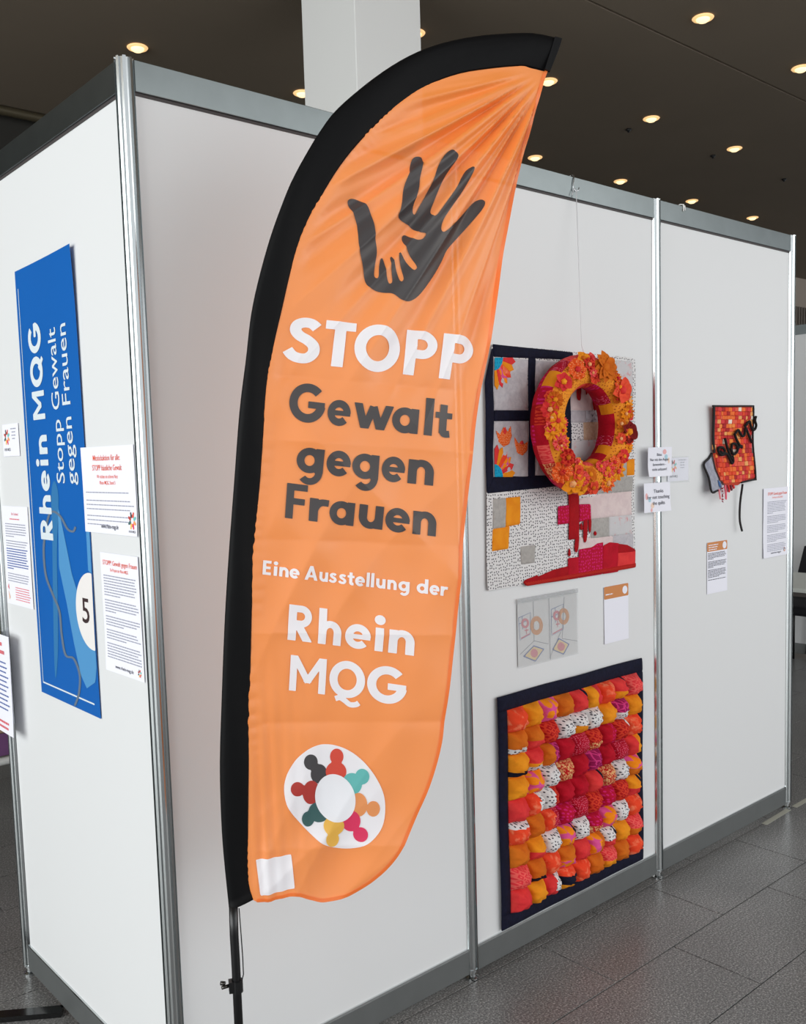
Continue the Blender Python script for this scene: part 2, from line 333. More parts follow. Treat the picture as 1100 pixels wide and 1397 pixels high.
# ================================================================== THE HALL
m_panel = smat('white_panel_laminate', (226, 227, 228), rough=.42, spec=.35)
m_alu = smat('satin_aluminium', (204, 208, 209), rough=.17, metal=1.)
m_base = smat('grey_aluminium_base', (112, 115, 115), rough=.38, metal=.45, noise=.1, nscale=14)
m_beam = smat('brushed_aluminium_beam', (122, 129, 130), rough=.3, metal=1., noise=.12, nscale=14)
m_black = smat('black_plastic', (18, 18, 20), rough=.45)
m_white = smat('white_paint', (246, 246, 244), rough=.7)
m_gran = granite('granite_floor', True); m_tile = granite('granite_tile', False)
m_ceil = smat('dark_brown_ceiling', (126, 113, 97), rough=.9, noise=.06, nscale=1.5)
m_dark = smat('dark_wall', (44, 42, 38), rough=.9)
m_beige = smat('beige_plaster', (196, 182, 168), rough=.9)
fl = MB().box((-9, -7, -.12), (27, 8, -.0025)).build('floor', m_gran); tag(fl, kind='structure')
# tiles: every one that the camera can see any of, nearest first
def hidden(P):
    d = P-CAM
    if d[1] and P[1] > 0:
        t = -CAM[1]/d[1]; q = CAM+t*d
        if 0 <= q[0] <= 3.0 and .1 < q[2] < 2.5: return True
    if P[0] > 0:
        t = -CAM[0]/d[0]; q = CAM+t*d
        if 0 <= q[1] <= 1.0 and .1 < q[2] < 2.5: return True
    return False
cand = []
for j in range(-8, 26):
    for i in range(-8, 32):
        x0 = TX+i*TW+(TW/2 if j % 2 else 0); y0 = TY+j*TH; vis = False
        for a in (0, .25, .5, .75, 1):
            for b_ in (0, .5, 1):
                P = np.array([x0+a*TW, y0+b_*TH, 0]); x, y, k = project(P)
                if k > .3 and -8 < x < IW+8 and -8 < y < IH+8 and not hidden(P): vis = True
        if vis: cand.append((project((x0+TW/2, y0+TH/2, 0))[2], x0, y0))
cand.sort(); tile_me = None
for k, x0, y0 in cand[:290]:
    if tile_me is None:
        g = .0022; mb = MB(); b_ = .0005
        mb.add([(g, g, -.01), (TW-g, g, -.01), (TW-g, TH-g, -.01), (g, TH-g, -.01), (g, g, -b_), (TW-g, g, -b_), (TW-g, TH-g, -b_), (g, TH-g, -b_),
                (g+b_, g+b_, 0), (TW-g-b_, g+b_, 0), (TW-g-b_, TH-g-b_, 0), (g+b_, TH-g-b_, 0)],
               [(0, 1, 5, 4), (1, 2, 6, 5), (2, 3, 7, 6), (3, 0, 4, 7), (4, 5, 9, 8), (5, 6, 10, 9), (6, 7, 11, 10), (7, 4, 8, 11), (8, 9, 10, 11)])
        o = mb.build('tile', m_tile, fl); tile_me = o.data
    else: o = bpy.data.objects.new('tile', tile_me); COL.objects.link(o); o.parent = fl
    o.location = (x0, y0, 0)
ce = MB().box((-9, -5.2, 5.0), (27, 2.635, 5.2)).box((-9, 2.66, 5.0), (27, 7.6, 5.2)).build('ceiling', m_ceil); tag(ce, kind='structure')
MB().box((-9, 2.635, 5.02), (27, 2.66, 5.2)).build('expansion_joint', m_black, ce)
# back of the hall
wb = MB().box((-9, 7.5, 0), (12.5, 7.7, 5.0)).build('wall_back', m_dark); tag(wb, kind='structure')
MB().tube([(-9, 7.33, 4.955), (12, 7.33, 4.955)], .045, 10).build('rail', smat('dull_brass_pipe', (88, 80, 62), rough=.5, metal=.4), wb, True)
wr = MB().box((12.5, 7.5, 0), (27, 7.7, 5.0)).build('wall_far_right', m_beige); tag(wr, kind='structure')
lz0, lz1 = onY(1093, 439, 7.48)[2], onY(1093, 420, 7.48)[2]; lx = onY(1093, 430, 7.48)[0]
MB().box((lx-3, 7.47, lz0-.4), (lx+3, 7.5, lz1)).build('louvre_opening', m_black, wr)
for i in range(40):
    x = lx-2.2+i*.11; MB().box((x, 7.41, lz0-.4), (x+.035, 7.47, lz1)).build('slat', smat('louvre_slat', (140, 130, 120), rough=.6), wr)
# column: square, white, two faces in view
K = CAM+ray(486, 80)*6.35; cs = .6
co = MB().box((K[0], K[1], 0), (K[0]+cs, K[1]+cs, 5.0), .006).build('column', m_white); tag(co, kind='structure')
# recessed downlights on their real grid
m_lamp = emit('warm_downlight_glass', (255, 224, 170), 1.5); m_ring = emit('warm_downlight_ring', (255, 208, 146), .8)
LIGHTS = [(2, 1, 'topmost downlight on the right, on the near side of the ceiling joint'), (3, 1, 'downlight cut by the right edge of the picture'),
    (2, 2, 'downlight just right of the black flag tip'), (3, 2, 'downlight in the middle of the ceiling, right of the one by the flag tip'),
    (4, 2, 'downlight straight below the topmost one, far from the flag'), (3, 3, 'downlight right above the hook of the wreath thread, beside the flag'),
    (4, 3, 'downlight above the panel top left of the third post'), (5, 3, 'downlight above the rightmost panel, left of the last one'),
    (6, 3, 'lowest and farthest downlight, nearest the end post top'), (0, 3, 'downlight above the corner post top, leftmost of all'),
    (1, 3, 'downlight at the left edge of the white column, low'), (1, 2, 'downlight peeking out at the right edge of the white column')]
dl = None
for i, j, lab in LIGHTS:
    xx, yy = 2.766+1.637*i+.01*(i == 2), (2.265, 2.265, 3.845, 5.41)[j]
    if dl is None:
        t = thing('downlight', lab, 'light', (xx, yy, 5.0), 'recessed downlights in the ceiling')
        a1 = MB().lathe((xx, yy, 5.0), [(.078, 0), (.085, -.006), (.078, -.014), (.058, -.016), (.052, -.012)], 20).build('trim_ring', m_ring, t, True)
        a2 = MB().lathe((xx, yy, 5.0), [(.052, -.008), (.052, -.022), (.034, -.036), (.012, -.040)], 16).build('glass', m_lamp, t, True)
        dl = (t, a1, a2)
    else:
        t = dl[0].copy(); COL.objects.link(t); t.location = (xx, yy, 5.0); t['label'] = lab
        for c in dl[1:]: q = c.copy(); COL.objects.link(q); q.parent = t
# two small ceiling fittings seen as dark specks
for px, py, lab in ((858, 176, 'small dark sprinkler head on the ceiling left of the middle downlight'), (973, 212, 'small dark sprinkler head on the ceiling between two downlights'), (1070, 244, 'small dark sprinkler head on the ceiling at far right')):
    P = onZ(px, py, 5.0); o = MB().lathe(P, [(.03, 0), (.03, -.015), (.012, -.022), (.012, -.035)], 10).build('sprinkler', m_black, None, True)
    tag(o, lab, 'sprinkler', 'ceiling sprinklers')
# ================================================================== THE BOOTH
def post_profile(cx, cy, r=.0215, phase=0.):
    p = []
    for k in range(8):
        a = math.radians(45*k+phase); u = np.array([math.cos(a), math.sin(a)]); t = np.array([-u[1], u[0]])
        for d, s in ((r*.955, -.0046), (r*.66, -.0040), (r*.66, .0040), (r*.955, .0046)): q = u*d+t*s; p.append((cx+q[0], cy+q[1]))
    return p
def post(x, y, label):
    t = thing('partition_post', label, 'post', (x, y, 0), 'aluminium posts of the booth')
    MB().prism(post_profile(x, y), .03, 2.5).build('shaft', m_alu, t)
    MB().lathe((x, y, 0), [(.021, .0), (.021, .006), (.012, .010), (.012, .022), (.0165, .024), (.0165, .032)], 20).build('levelling_foot', m_alu, t, True, autos=.6)
    return t
post(0, 0, 'tall aluminium corner post where the two white partition walls meet')
post(1, 0, 'aluminium post partly hidden behind the orange feather flag')
post(2, 0, 'aluminium post with two small white notices taped to it')
post(3, 0, 'aluminium end post farthest right, beside the tall white text sheet')
post(0, 1, 'aluminium post at the left end of the panel with the blue banner')
def panel(a, b, axis, label):
    """one infill sheet with top and bottom rail between two posts"""
    t = thing('partition_panel', label, 'partition', ((a+b)/2 if axis == 'x' else 0, (a+b)/2 if axis == 'y' else 0, 0), 'partition panels of the booth')
    def bx(n, u0, u1, z0, z1, th, m, bev=0):
        A = (u0, -th, z0) if axis == 'x' else (-th, u0, z0); B = (u1, th, z1) if axis == 'x' else (th, u1, z1)
        return MB().box(A, B, bev).build(n, m, t)
    g = .019
    bx('sheet', a+g, b-g, .098, 2.432, .0032, m_panel)
    tb = bx('top_rail', a+g, b-g, 2.432, 2.499, .0115, m_beam, .0012); bb = bx('bottom_rail', a+g, b-g, .022, .098, .0095, m_base, .0012)
    def lip(par, z0, z1, th, m): A = (a+g, -th, z0) if axis == 'x' else (-th, a+g, z0); B = (b-g, th, z1) if axis == 'x' else (th, b-g, z1); return MB().box(A, B).build('lip', m, par)
    lip(tb, 2.4255, 2.432, .006, smat('dark_gasket', (62, 56, 56), rough=.6)); lip(bb, .098, .1035, .0085, m_alu)
    return t
panel(0, 1, 'x', 'white partition panel directly behind the feather flag pole')
panel(1, 2, 'x', 'white partition panel hung with two quilts and the flower wreath')
panel(2, 3, 'x', 'white partition panel carrying the small orange quilt, rightmost')
panel(0, 1, 'y', 'white partition panel on the left with the blue banner')
# ================================================================== FEATHER FLAG
ev = np.array([0, 0, 1.]); _a = math.radians(15)
rh = np.array([math.cos(YAW), -math.sin(YAW), 0]); fh = np.array([math.sin(YAW), math.cos(YAW), 0])
eu = math.cos(_a)*rh+math.sin(_a)*fh; en = np.cross(eu, ev); en = en if en@(-fh) > 0 else -en
POLE = CAM+ray(322.5, 1330)*2.0; PB = np.array([POLE[0], POLE[1], 0.])
FL = Frame(PB, eu, ev, en)
TIP = FL.uv(752, 92)
crease = [FL.uv(560, y)[1] for y in (505, 590, 722, 845, 965, 1132)]
def smooth01(x): x = np.clip(x, 0, 1); return x*x*(3-2*x)
UB = FL.uv(340, 1100)[0]
def fdisp(u, v):
    du, dv = u-TIP[0], v-TIP[1]; r = math.hypot(du, dv)+1e-6; ph = math.atan2(-dv, -du)          # angle below horizontal, towards the sleeve
    env = smooth01((r-.03)/.16)*(1-smooth01((r-.40)/.52))
    env *= (.35+.65*smooth01((ph-.25)/.3))
    z = env*(.010*math.sin(ph*29+.7*math.sin(r*7))+.0075*(1-2*abs(math.sin(ph*27+1.3+r*1.5))**.7)+.0026*math.sin(ph*83+r*11))
    for i, c in enumerate(crease):
        d = (v-c-.10*(-(u-UB))*.9)/.022; z += .0052*math.exp(-abs(d))*(1 if i % 2 else -1)*(.45+.55*math.sin(u*11+i*2.3)**2)
    side = math.exp(-max(0, u-UB)/.05)*(1-smooth01((v-.95)/.35)); z += .0045*side*math.sin((u-UB)*230)
    z += .0035*math.sin(u*9+v*3.1)+.0022*math.sin(u*17-v*6.3+1.1)+.0009*math.sin(u*41+v*29)*math.sin(v*17-u*11)
    low = 1-smooth01((v-FL_LOW)/.30); z += low*(.007*math.sin((u-UB)*26+v*9)+.004*(1-2*abs(math.sin((u-UB)*14-v*19+.6))))
    cr = .0022*(1-2*abs(math.sin(u*13+v*5.5+2*math.sin(v*4))))*(.5+.5*math.sin(v*7.3+u*9))+.0016*(1-2*abs(math.sin(u*21-v*15+1.7*math.sin(u*6))))*(.5+.5*math.sin(v*11-u*5)); z += 1.7*cr*(1-.7*env)
    edge = smooth01((v-.75)/.4); z += .0011*math.sin(u*63-v*21)*(1-env)*.8
    return z*float(smooth01(math.sqrt(((SEAM-(u, v))**2).sum(1).min())/.035))
FL_LOW = FL.uv(400, 1215)[1]
FL.disp = fdisp
FLAT = Frame(PB, eu, ev, en)
outer = [(312.5, 1239.5), (305, 1166), (301.5, 1110), (300, 1040), (302.5, 950), (306.5, 850), (312.5, 750), (320, 650), (327, 560), (335.5, 490), (344.5, 418), (366, 333), (389, 268), (403, 237), (419, 208), (433.5, 184), (456, 153), (489, 123), (525, 96), (559, 76), (592, 62.5), (628, 53), (670, 46.8), (720, 44.5), (745, 48), (766, 53.5)]
inner = [(345.5, 1227), (339, 1200), (337.5, 1135), (338, 1070), (339.5, 985), (342, 853), (346, 745), (353.5, 659), (361.8, 547), (370, 484), (383, 424), (403, 344), (429.6, 282.5), (464, 225), (506, 176), (544, 143), (582, 117), (624, 101), (666, 94), (712, 90), (726, 93), (749, 98.5)]
trail = [(747, 98), (741, 114.5), (729, 160), (716, 214), (704.5, 263.5), (693, 324.5), (681.6, 393), (667, 483.6), (654.5, 547), (643.4, 630), (632.5, 739), (626, 813), (617.5, 898), (607.6, 974), (602, 1016), (590, 1061), (572, 1106), (551, 1151), (533, 1178), (506, 1205), (485, 1220), (470, 1227), (452, 1231.5), (438.5, 1232.6), (422, 1228), (404, 1222), (386, 1224.5), (365, 1229.5), (350, 1230)]
flag = thing('feather_flag', 'tall orange feather flag with black sleeve reading STOPP Gewalt gegen Frauen', 'flag', PB)
m_or = cloth('orange_flag_cloth', (255, 151, 75), .055, .10, .05); m_ork = cloth('orange_hem_cloth', (250, 132, 60), .02, .2, .05)
m_fw = cloth('white_flag_print', (248, 248, 253), .045, .08, .06); m_fk = cloth('charcoal_flag_print', (72, 70, 72), .035, .08, .035)
SEAM = FLAT.uvs(catmull(inner, n=6)); incat = catmull(inner, n=4); trcat = catmull(trail, n=4)
outline = FLAT.uvs(np.concatenate([incat-[2, 0], trcat]))
v2, f2, d2 = march_ops([('+', outline)], .0042)
obj('cloth', [FL.pt(a, b) for a, b in v2], f2, m_or, flag, True)
# hem along the trailing edge
hp = FLAT.uvs(trcat); tg = np.gradient(hp, axis=0); tg /= np.linalg.norm(tg, axis=1)[:, None]; nn = np.stack([tg[:, 1], -tg[:, 0]], 1)
mb = MB(); vv = []
for k in range(len(hp)):
    for s_, w_ in ((0, .0019), (1, .0019)): q = hp[k]+nn[k]*.007*s_; vv.append(FL.pt(q[0], q[1], w_))
mb.add(vv, [(2*k, 2*k+1, 2*k+3, 2*k+2) for k in range(len(hp)-1)]); mb.build('hem', m_ork, flag, True)
# black sleeve: a flattened tube between the two edges
def resample(p, n):
    p = np.asarray(p, float); s = np.concatenate([[0], np.cumsum(np.linalg.norm(np.diff(p, axis=0), axis=1))]); t = np.linspace(0, s[-1], n)
    return np.stack([np.interp(t, s, p[:, i]) for i in range(2)], 1)
NO = 110; oc = FLAT.uvs(resample(catmull(outer, n=6), NO)); ic = FLAT.uvs(resample(catmull(inner, n=6)+[1.2, 0], NO))
m_slv = smat('black_sleeve_cloth', (7, 7, 9), rough=.6, spec=.15, bump=.25, bscale=60)
mb = MB(); NS = 14
for k in range(NO):
    for j in range(NS):
        a = 2*math.pi*j/NS; s_ = .5-.5*math.cos(a); q = oc[k]*(1-s_)+ic[k]*s_
        th = .0105*math.sin(a)*(1-.72*s_)+.0012*math.sin(k*.35+s_*4); base = fdisp(*ic[k])*s_**2
        mb.v.append(tuple(FLAT.pt(q[0], q[1], th+base)))
for k in range(NO-1):
    for j in range(NS): j2 = (j+1) % NS; mb.f.append((k*NS+j, k*NS+j2, (k+1)*NS+j2, (k+1)*NS+j)); mb.m.append(0)
mb.f += [tuple(range(NS)), tuple((NO-1)*NS+j for j in range(NS))]; mb.m += [0, 0]
sl = mb.build('sleeve', m_slv, flag, True)
# stitched band at the sleeve's tip
e0, e1 = FLAT.uv(755, 52.5), FLAT.uv(741, 97); e2, e3 = FLAT.uv(765, 54.5), FLAT.uv(748.5, 98)
mb = MB(); mb.add([FLAT.pt(*e0, .0105), FLAT.pt(*e2, .0085), FLAT.pt(*e3, .0085), FLAT.pt(*e1, .0105), FLAT.pt(*e0, .004), FLAT.pt(*e2, .004), FLAT.pt(*e3, .004), FLAT.pt(*e1, .004)],
    [(0, 1, 2, 3), (0, 4, 5, 1), (1, 5, 6, 2), (2, 6, 7, 3), (3, 7, 4, 0)]); mb.build('end_band', m_slv, sl)
# pole, clamp, cord and cross base
m_pole = smat('black_pole', (14, 14, 16), rough=.3, spec=.5)
ptop = FLAT.pt(*FLAT.uv(318.5, 1236)); pts = [PB+[0, 0, .03], POLE+[0, 0, .03], FLAT.pt(*FLAT.uv(319.5, 1275)), ptop]
MB().tube(pts, .0094, 14).build('pole', m_pole, flag, True)
cl = FLAT.pt(*FLAT.uv(324, 1344)); mb = MB().tube([cl+[0, 0, -.014], cl+[0, 0, .012]], .0118, 14)
mb.obox(cl-eu*.012, eu*.006, en*.009, ev*.012)
clp = mb.build('clamp', m_pole, flag)
k0 = cl-eu*.017+ev*.002
MB().tube([k0, k0-eu*.016+en*.004], .0038, 10).tube([k0-eu*.008-en*.004+ev*.004, k0-eu*.017-en*.008+ev*.004], .0045, 10).build('thumb_screw', smat('steel_screw', (80, 78, 76), rough=.3, metal=1), clp, True)
MB().tube([FLAT.pt(*FLAT.uv(x, y), .004) for x, y in ((326, 1238), (328.5, 1270), (331, 1305), (332, 1328), (330, 1336))], .0012, 6).build('cord', m_black, flag, True)
MB().tube([PB+[0, 0, .0], PB+[0, 0, .09]], .015, 14).build('socket', m_pole, flag, True)
for a in (20, 110, 200, 290):
    d = np.array([math.cos(math.radians(a)), math.sin(math.radians(a)), 0]); t = np.array([-d[1], d[0], 0])
    MB().obox(PB+d*.135+[0, 0, .006], d*.125, t*.016, ev*.006).build('base_leg', m_pole, flag)
# ---- print on the flag
def flag_line(name, label, glyphs, m, ox, oy, sc, xb, yb, slope, cap, shear, w):
    """glyphs: (letter, left x, width) in crop pixels along the baseline"""
    for ch, gx_, gw in glyphs:
        ops, W0 = GL(ch); by = yb+slope*(gx_-xb); k = gw/W0
        def tr(p): return FLAT.uvs([((gx_+x*k+shear*cap*y), (by+slope*x*k-cap*y)) for x, y in p], ox, oy, sc)
        o2 = [(s_, tr(p)) for s_, p in ops]
        h = .0012 if cap/sc > 30 else .0008
        o = flat('letter', FL, o2, h, m, flag, w)
c4 = (330, 420, 3.143); c5 = (330, 740, 3.548); Z = .0018
flag_line('lettering', 'white STOPP', [('S', 177, 147), ('T', 340, 130), ('O', 469, 199), ('P', 690, 134), ('P', 845, 141)], m_fw, *c4, 177, 228, .110, 193, .12, Z)
flag_line('lettering', '', [('G', 198, 150), ('e', 363, 96), ('w', 472, 168), ('a', 638, 114), ('l', 778, 36), ('t', 824, 74)], m_fk, *c4, 198, 480, .112, 160, .09, Z)
flag_line('lettering', '', [('g', 231, 114), ('e', 358, 101), ('g', 467, 115), ('e', 596, 101), ('n', 711, 109)], m_fk, *c4, 235, 701, .106, 157, .07, Z)
flag_line('lettering', '', [('F', 184, 90), ('r', 286, 80), ('a', 371, 108), ('u', 498, 104), ('e', 612, 100), ('n', 727, 105)], m_fk, *c4, 185, 900, .125, 150, .07, Z)
flag_line('lettering', '', [('E', 100, 41), ('i', 152, 22), ('n', 181, 45), ('e', 230, 46), ('A', 303, 62), ('u', 374, 43), ('s', 422, 36), ('s', 467, 36), ('t', 508, 33), ('e', 545, 47), ('l', 600, 16), ('l', 623, 16), ('u', 649, 46), ('n', 704, 45), ('g', 757, 54), ('d', 845, 54), ('e', 906, 46), ('r', 957, 34)], m_fw, *c5, 100, 155, .117, 69, .06, Z)
flag_line('lettering', '', [('R', 220, 123), ('h', 367, 111), ('e', 498, 120), ('i', 634, 52), ('n', 705, 124)], m_fw, *c5, 220, 470, .125, 172, .055, Z)
flag_line('lettering', '', [('M', 228, 175), ('Q', 420, 172), ('G', 604, 184)], m_fw, *c5, 228, 716, .125, 172, .055, Z)
hand = [(60, 400), (95, 387), (140, 400), (190, 440), (215, 485), (230, 550), (240, 640), (243, 690), (262, 780), (255, 850), (243, 930), (245, 958), (258, 968), (270, 955), (280, 880), (293, 825), (303, 815), (312, 830), (325, 920), (340, 985), (352, 1005), (368, 995), (370, 960), (360, 870), (357, 820), (365, 807), (376, 825), (395, 890), (412, 960), (420, 985), (432, 993), (445, 975), (440, 930), (425, 850), (415, 795), (422, 780), (435, 795), (470, 850), (500, 895), (520, 912), (538, 900), (535, 880), (505, 820), (470, 750), (452, 700), (450, 665), (462, 648), (480, 652), (510, 680), (550, 692), (585, 685), (608, 660), (608, 645), (590, 643), (560, 640), (535, 620), (500, 580), (470, 568), (408, 533), (420, 480), (440, 380), (460, 290), (495, 200), (515, 125), (530, 95), (560, 83), (590, 92), (590, 130), (575, 200), (555, 320), (525, 430), (522, 480), (530, 502), (545, 498), (570, 450), (610, 380), (650, 290), (690, 180), (740, 90), (790, 52), (825, 58), (840, 90), (820, 135), (770, 210), (720, 310), (680, 410), (650, 480), (650, 515), (665, 525), (690, 510), (740, 440), (810, 340), (880, 220), (915, 183), (942, 178), (945, 200), (920, 260), (870, 350), (800, 450), (740, 540), (718, 600), (720, 630), (740, 636), (790, 600), (880, 510), (960, 420), (1000, 395), (1030, 397), (1037, 425), (1010, 480), (930, 580), (850, 670), (775, 755), (740, 830), (690, 920), (620, 1020), (560, 1090), (510, 1125), (470, 1135), (430, 1125), (385, 1090), (355, 1075), (310, 1070), (250, 1055), (200, 1025), (178, 985), (165, 900), (135, 800), (122, 720), (122, 620), (120, 570), (95, 500), (65, 440)]
o = flat('hand_emblem', FL, [('+', FLAT.uvs(catmull(hand, True, 3), 465, 195, 5.238))], .003, m_fk, flag, Z); tag(o, 'charcoal emblem of a large hand holding a small hand')
LG = (380, 1005, 7.097)
disc = [(455, 78), (560, 90), (680, 135), (800, 220), (900, 330), (980, 460), (1025, 580), (1037, 700), (1020, 830), (970, 930), (880, 1025), (780, 1075), (660, 1100), (540, 1085), (430, 1040), (330, 965), (230, 865), (140, 760), (80, 660), (57, 520), (75, 400), (120, 300), (200, 195), (300, 120), (380, 88)]
lg = flat('round_emblem', FL, [('+', FLAT.uvs(catmull(disc, True, 3), *LG))], .004, m_fw, flag, Z); tag(lg, 'white round emblem with a ring of eight coloured figures')
PEOPLE = [((315, 248, 68, 75), (395, 365, 82, 95), (74, 72, 76)), ((187, 510, 68, 71), (320, 545, 85, 118), (188, 66, 60)), ((568, 198, 65, 78), (562, 345, 100, 98), (226, 84, 68)),
    ((813, 388, 68, 76), (715, 460, 95, 105), (110, 196, 192)), ((918, 698, 66, 76), (775, 660, 85, 115), (244, 160, 100)), ((797, 950, 70, 72), (705, 820, 90, 105), (234, 64, 106)),
    ((292, 808, 60, 75), (395, 740, 100, 100), (66, 102, 102)), ((527, 1000, 65, 75), (540, 870, 100, 95), (245, 192, 88))]
for i, (hd, bd, c) in enumerate(PEOPLE):
    m = cloth('emblem_colour_%d' % i, c, .03, .15, .04)
    flat('figure', FL, [('+', FLAT.uvs(ell(*hd, n=24), *LG)), ('+', FLAT.uvs(ell(*bd, n=28), *LG))], .003, m, lg, Z+.0004+.00012*i)
flat('figure_hub', FL, [('+', FLAT.uvs(ell(552, 600, 192, 234, rot=-14), *LG))], .004, m_fw, lg, Z+.0016)
qr = FLAT.uvs([(349, 1172), (397.5, 1166), (402, 1211), (355, 1221)]); o = flat('blank_patch', FL, [('+', qr)], .004, m_fw, flag, Z); tag(o, 'blank white square at the foot of the flag')
# ================================================================== PAPERS
m_paper = smat('white_paper', (240, 240, 250), rough=.6, spec=.3); m_print = smat('dark_print', (52, 54, 74), rough=.7); m_pgrey = smat('grey_print', (158, 160, 176), rough=.7)
m_pred = smat('orange_red_print', (238, 92, 62), rough=.7); m_pblue = smat('blue_print', (92, 112, 172), rough=.7); m_pink = smat('pink_print', (226, 110, 120), rough=.7)
m_head = smat('orange_header_print', (208, 134, 76), rough=.7)
def plastic(name, tint=(1, 1, 1), a=.86):
    m = bpy.data.materials.new(name); m.use_nodes = True; nt = m.node_tree; L = nt.links.new; nt.nodes.remove(nt.nodes['Principled BSDF'])
    t = nt.nodes.new('ShaderNodeBsdfTransparent'); t.inputs[0].default_value = (*tint, 1); g = nt.nodes.new('ShaderNodeBsdfGlossy'); g.inputs['Roughness'].default_value = .12
    d = nt.nodes.new('ShaderNodeBsdfDiffuse'); d.inputs[0].default_value = (.8, .82, .84, 1)
    m1 = nt.nodes.new('ShaderNodeMixShader'); m1.inputs[0].default_value = .5; L(g.outputs[0], m1.inputs[1]); L(d.outputs[0], m1.inputs[2])
    m2 = nt.nodes.new('ShaderNodeMixShader'); m2.inputs[0].default_value = 1-a; L(t.outputs[0], m2.inputs[1]); L(m1.outputs[0], m2.inputs[2]); L(m2.outputs[0], nt.nodes['Material Output'].inputs[0]); return m
m_plast = plastic('clear_plastic')
def sheet(fr, W, H, mats, parent, name='sheet', th=.0006, w=0., nu=10, nv=12):
    """thin bent sheet with real thickness following the frame's bend"""
    v = []; f = []
    for s_ in (0, 1):
        for j in range(nv+1):
            for i in range(nu+1): v.append(fr.pt(W*i/nu, H*j/nv, w+(0 if s_ else -th)))
    n = (nu+1)*(nv+1); I = lambda i, j, s_: s_*n+j*(nu+1)+i
    for j in range(nv):
        for i in range(nu): f.append((I(i, j, 1), I(i+1, j, 1), I(i+1, j+1, 1), I(i, j+1, 1))); f.append((I(i, j+1, 0), I(i+1, j+1, 0), I(i+1, j, 0), I(i, j, 0)))
    for i in range(nu): f.append((I(i, 0, 0), I(i+1, 0, 0), I(i+1, 0, 1), I(i, 0, 1))); f.append((I(i, nv, 1), I(i+1, nv, 1), I(i+1, nv, 0), I(i, nv, 0)))
    for j in range(nv): f.append((I(0, j, 1), I(0, j+1, 1), I(0, j+1, 0), I(0, j, 0))); f.append((I(nu, j, 0), I(nu, j+1, 0), I(nu, j+1, 1), I(nu, j, 1)))
    return obj(name, v, f, mats, parent, True, autos=.7)
def bend(W, H, a=.004, seed=0, corner=.006):
    r = random.Random(seed); p, q = r.random()*6, r.random()*6; cu = r.choice((0, 1))
    def d(u, v):
        x, y = u/W, v/H; k = max(0, (1-y)-.55)**2*(x if cu else 1-x)
        return .0022+a*.25*(1+math.sin(x*3.1+p))+a*.2*(1+math.sin(y*4+q))+corner*k*4
    return d
LOGO_C = [(74, 72, 76), (226, 84, 68), (110, 196, 192), (244, 160, 100), (234, 64, 106), (245, 192, 88), (66, 102, 102), (188, 66, 60)]
LOGO_M = [smat('logo_%d' % i, c, rough=.7) for i, c in enumerate(LOGO_C)]
def mini_logo(fr, cu, cv, R, parent, n0=0, n1=8, name='round_logo'):
    mb = MB(); fm = []
    for i in range(n0, n1):
        a = math.radians(112-45*i)
        for rr, k in ((.95, .19), (.62, .26)):
            c = (cu+R*rr*math.cos(a), cv+R*rr*math.sin(a)); b = len(mb.v)
            mb.add([fr.pt(c[0]+R*k*math.cos(t), c[1]+R*k*math.sin(t), .0007) for t in np.linspace(0, 2*math.pi, 11)[:-1]], [tuple(range(10))], i)
    return mb.build(name, LOGO_M, parent)
def paper(name, label, fr, W, H, seed, a=.003, corner=.004, group='printed sheets taped to the booth'):
    fr.disp = bend(W, H, a, seed, corner); t = thing(name, label, 'paper', tuple(fr.pt(0, 0)), group); sheet(fr, W, H, m_paper, t); return t
# -- left wall
def LF(px, py): p = onX(px, py, -.006); return p[1], p[2]
y0, z0 = LF(118, 724); W, H = .297, .212
fr = left_frame(y0+.004, z0-.002); t = paper('text_sheet', 'landscape sheet with orange heading overlapping the right edge of the blue banner', fr, W, H, 3, .002, .003)
lettering('heading', fr, 'Mitstickaktion für alle:', W*.5, H-.034, .0135, m_pred, t, .152, .002, 'C')
lettering('heading', fr, 'STOPP häusliche Gewalt', W*.5, H-.058, .0135, m_pred, t, .165, .002, 'C')
lettering('heading', fr, 'Wir sticken ein sicheres Netz', W*.5, H-.077, .0085, m_pred, t, .118, .002, 'C')
lettering('heading', fr, 'Rhein MQG, Stand 5', W*.5, H-.092, .0085, m_pred, t, .088, .002, 'C')
greek('body_text', fr, .018, W-.03, H-.113, 1, .012, .0024, m_pgrey, t, seed=4)
greek('body_text', fr, .018, W-.012, H-.133, 3, .0105, .0024, m_pgrey, t, seed=5)
greek('body_text', fr, .018, W-.012, H-.171, 3, .0105, .0024, m_pgrey, t, seed=6, paras=(2,))
lettering('web_address', fr, 'www.rhein-mqg.de', .10, .013, .0105, m_print, t, .098, .002)
mini_logo(fr, W-.024, .036, .019, t); lettering('logo_caption', fr, 'RHEIN MQG', W-.024, .008, .005, m_print, t, .036, .002, 'C')
y0, z0 = LF(146, 913); W, H = .21, .297
fr = left_frame(y0, z0); t = paper('text_sheet', 'portrait text sheet beside the number five, next to the corner post', fr, W, H, 5, .002, .003)
lettering('heading', fr, 'STOPP! Gewalt gegen Frauen', W*.52, H-.030, .0115, m_pred, t, .19, .002, 'C')
lettering('heading', fr, 'Ein Projekt der Rhein MQG', W*.5, H-.045, .0075, m_pred, t, .10, .002, 'C')
greek('body_text', fr, .014, W-.006, H-.058, 27, .0069, .0026, m_pgrey, t, seed=9, paras=(7, 12, 16, 20))
lettering('web_address', fr, 'www.rhein-mqg.de', W*.5, .012, .0085, m_print, t, .10, .002, 'C'); mini_logo(fr, W-.022, .018, .009, t)
y0, z0 = LF(14, 826); W, H = .21, .297
fr = left_frame(y0+.012, z0+.008); t = paper('text_sheet', 'portrait text sheet in blue print left of the blue banner', fr, W, H, 7, .002, .003)
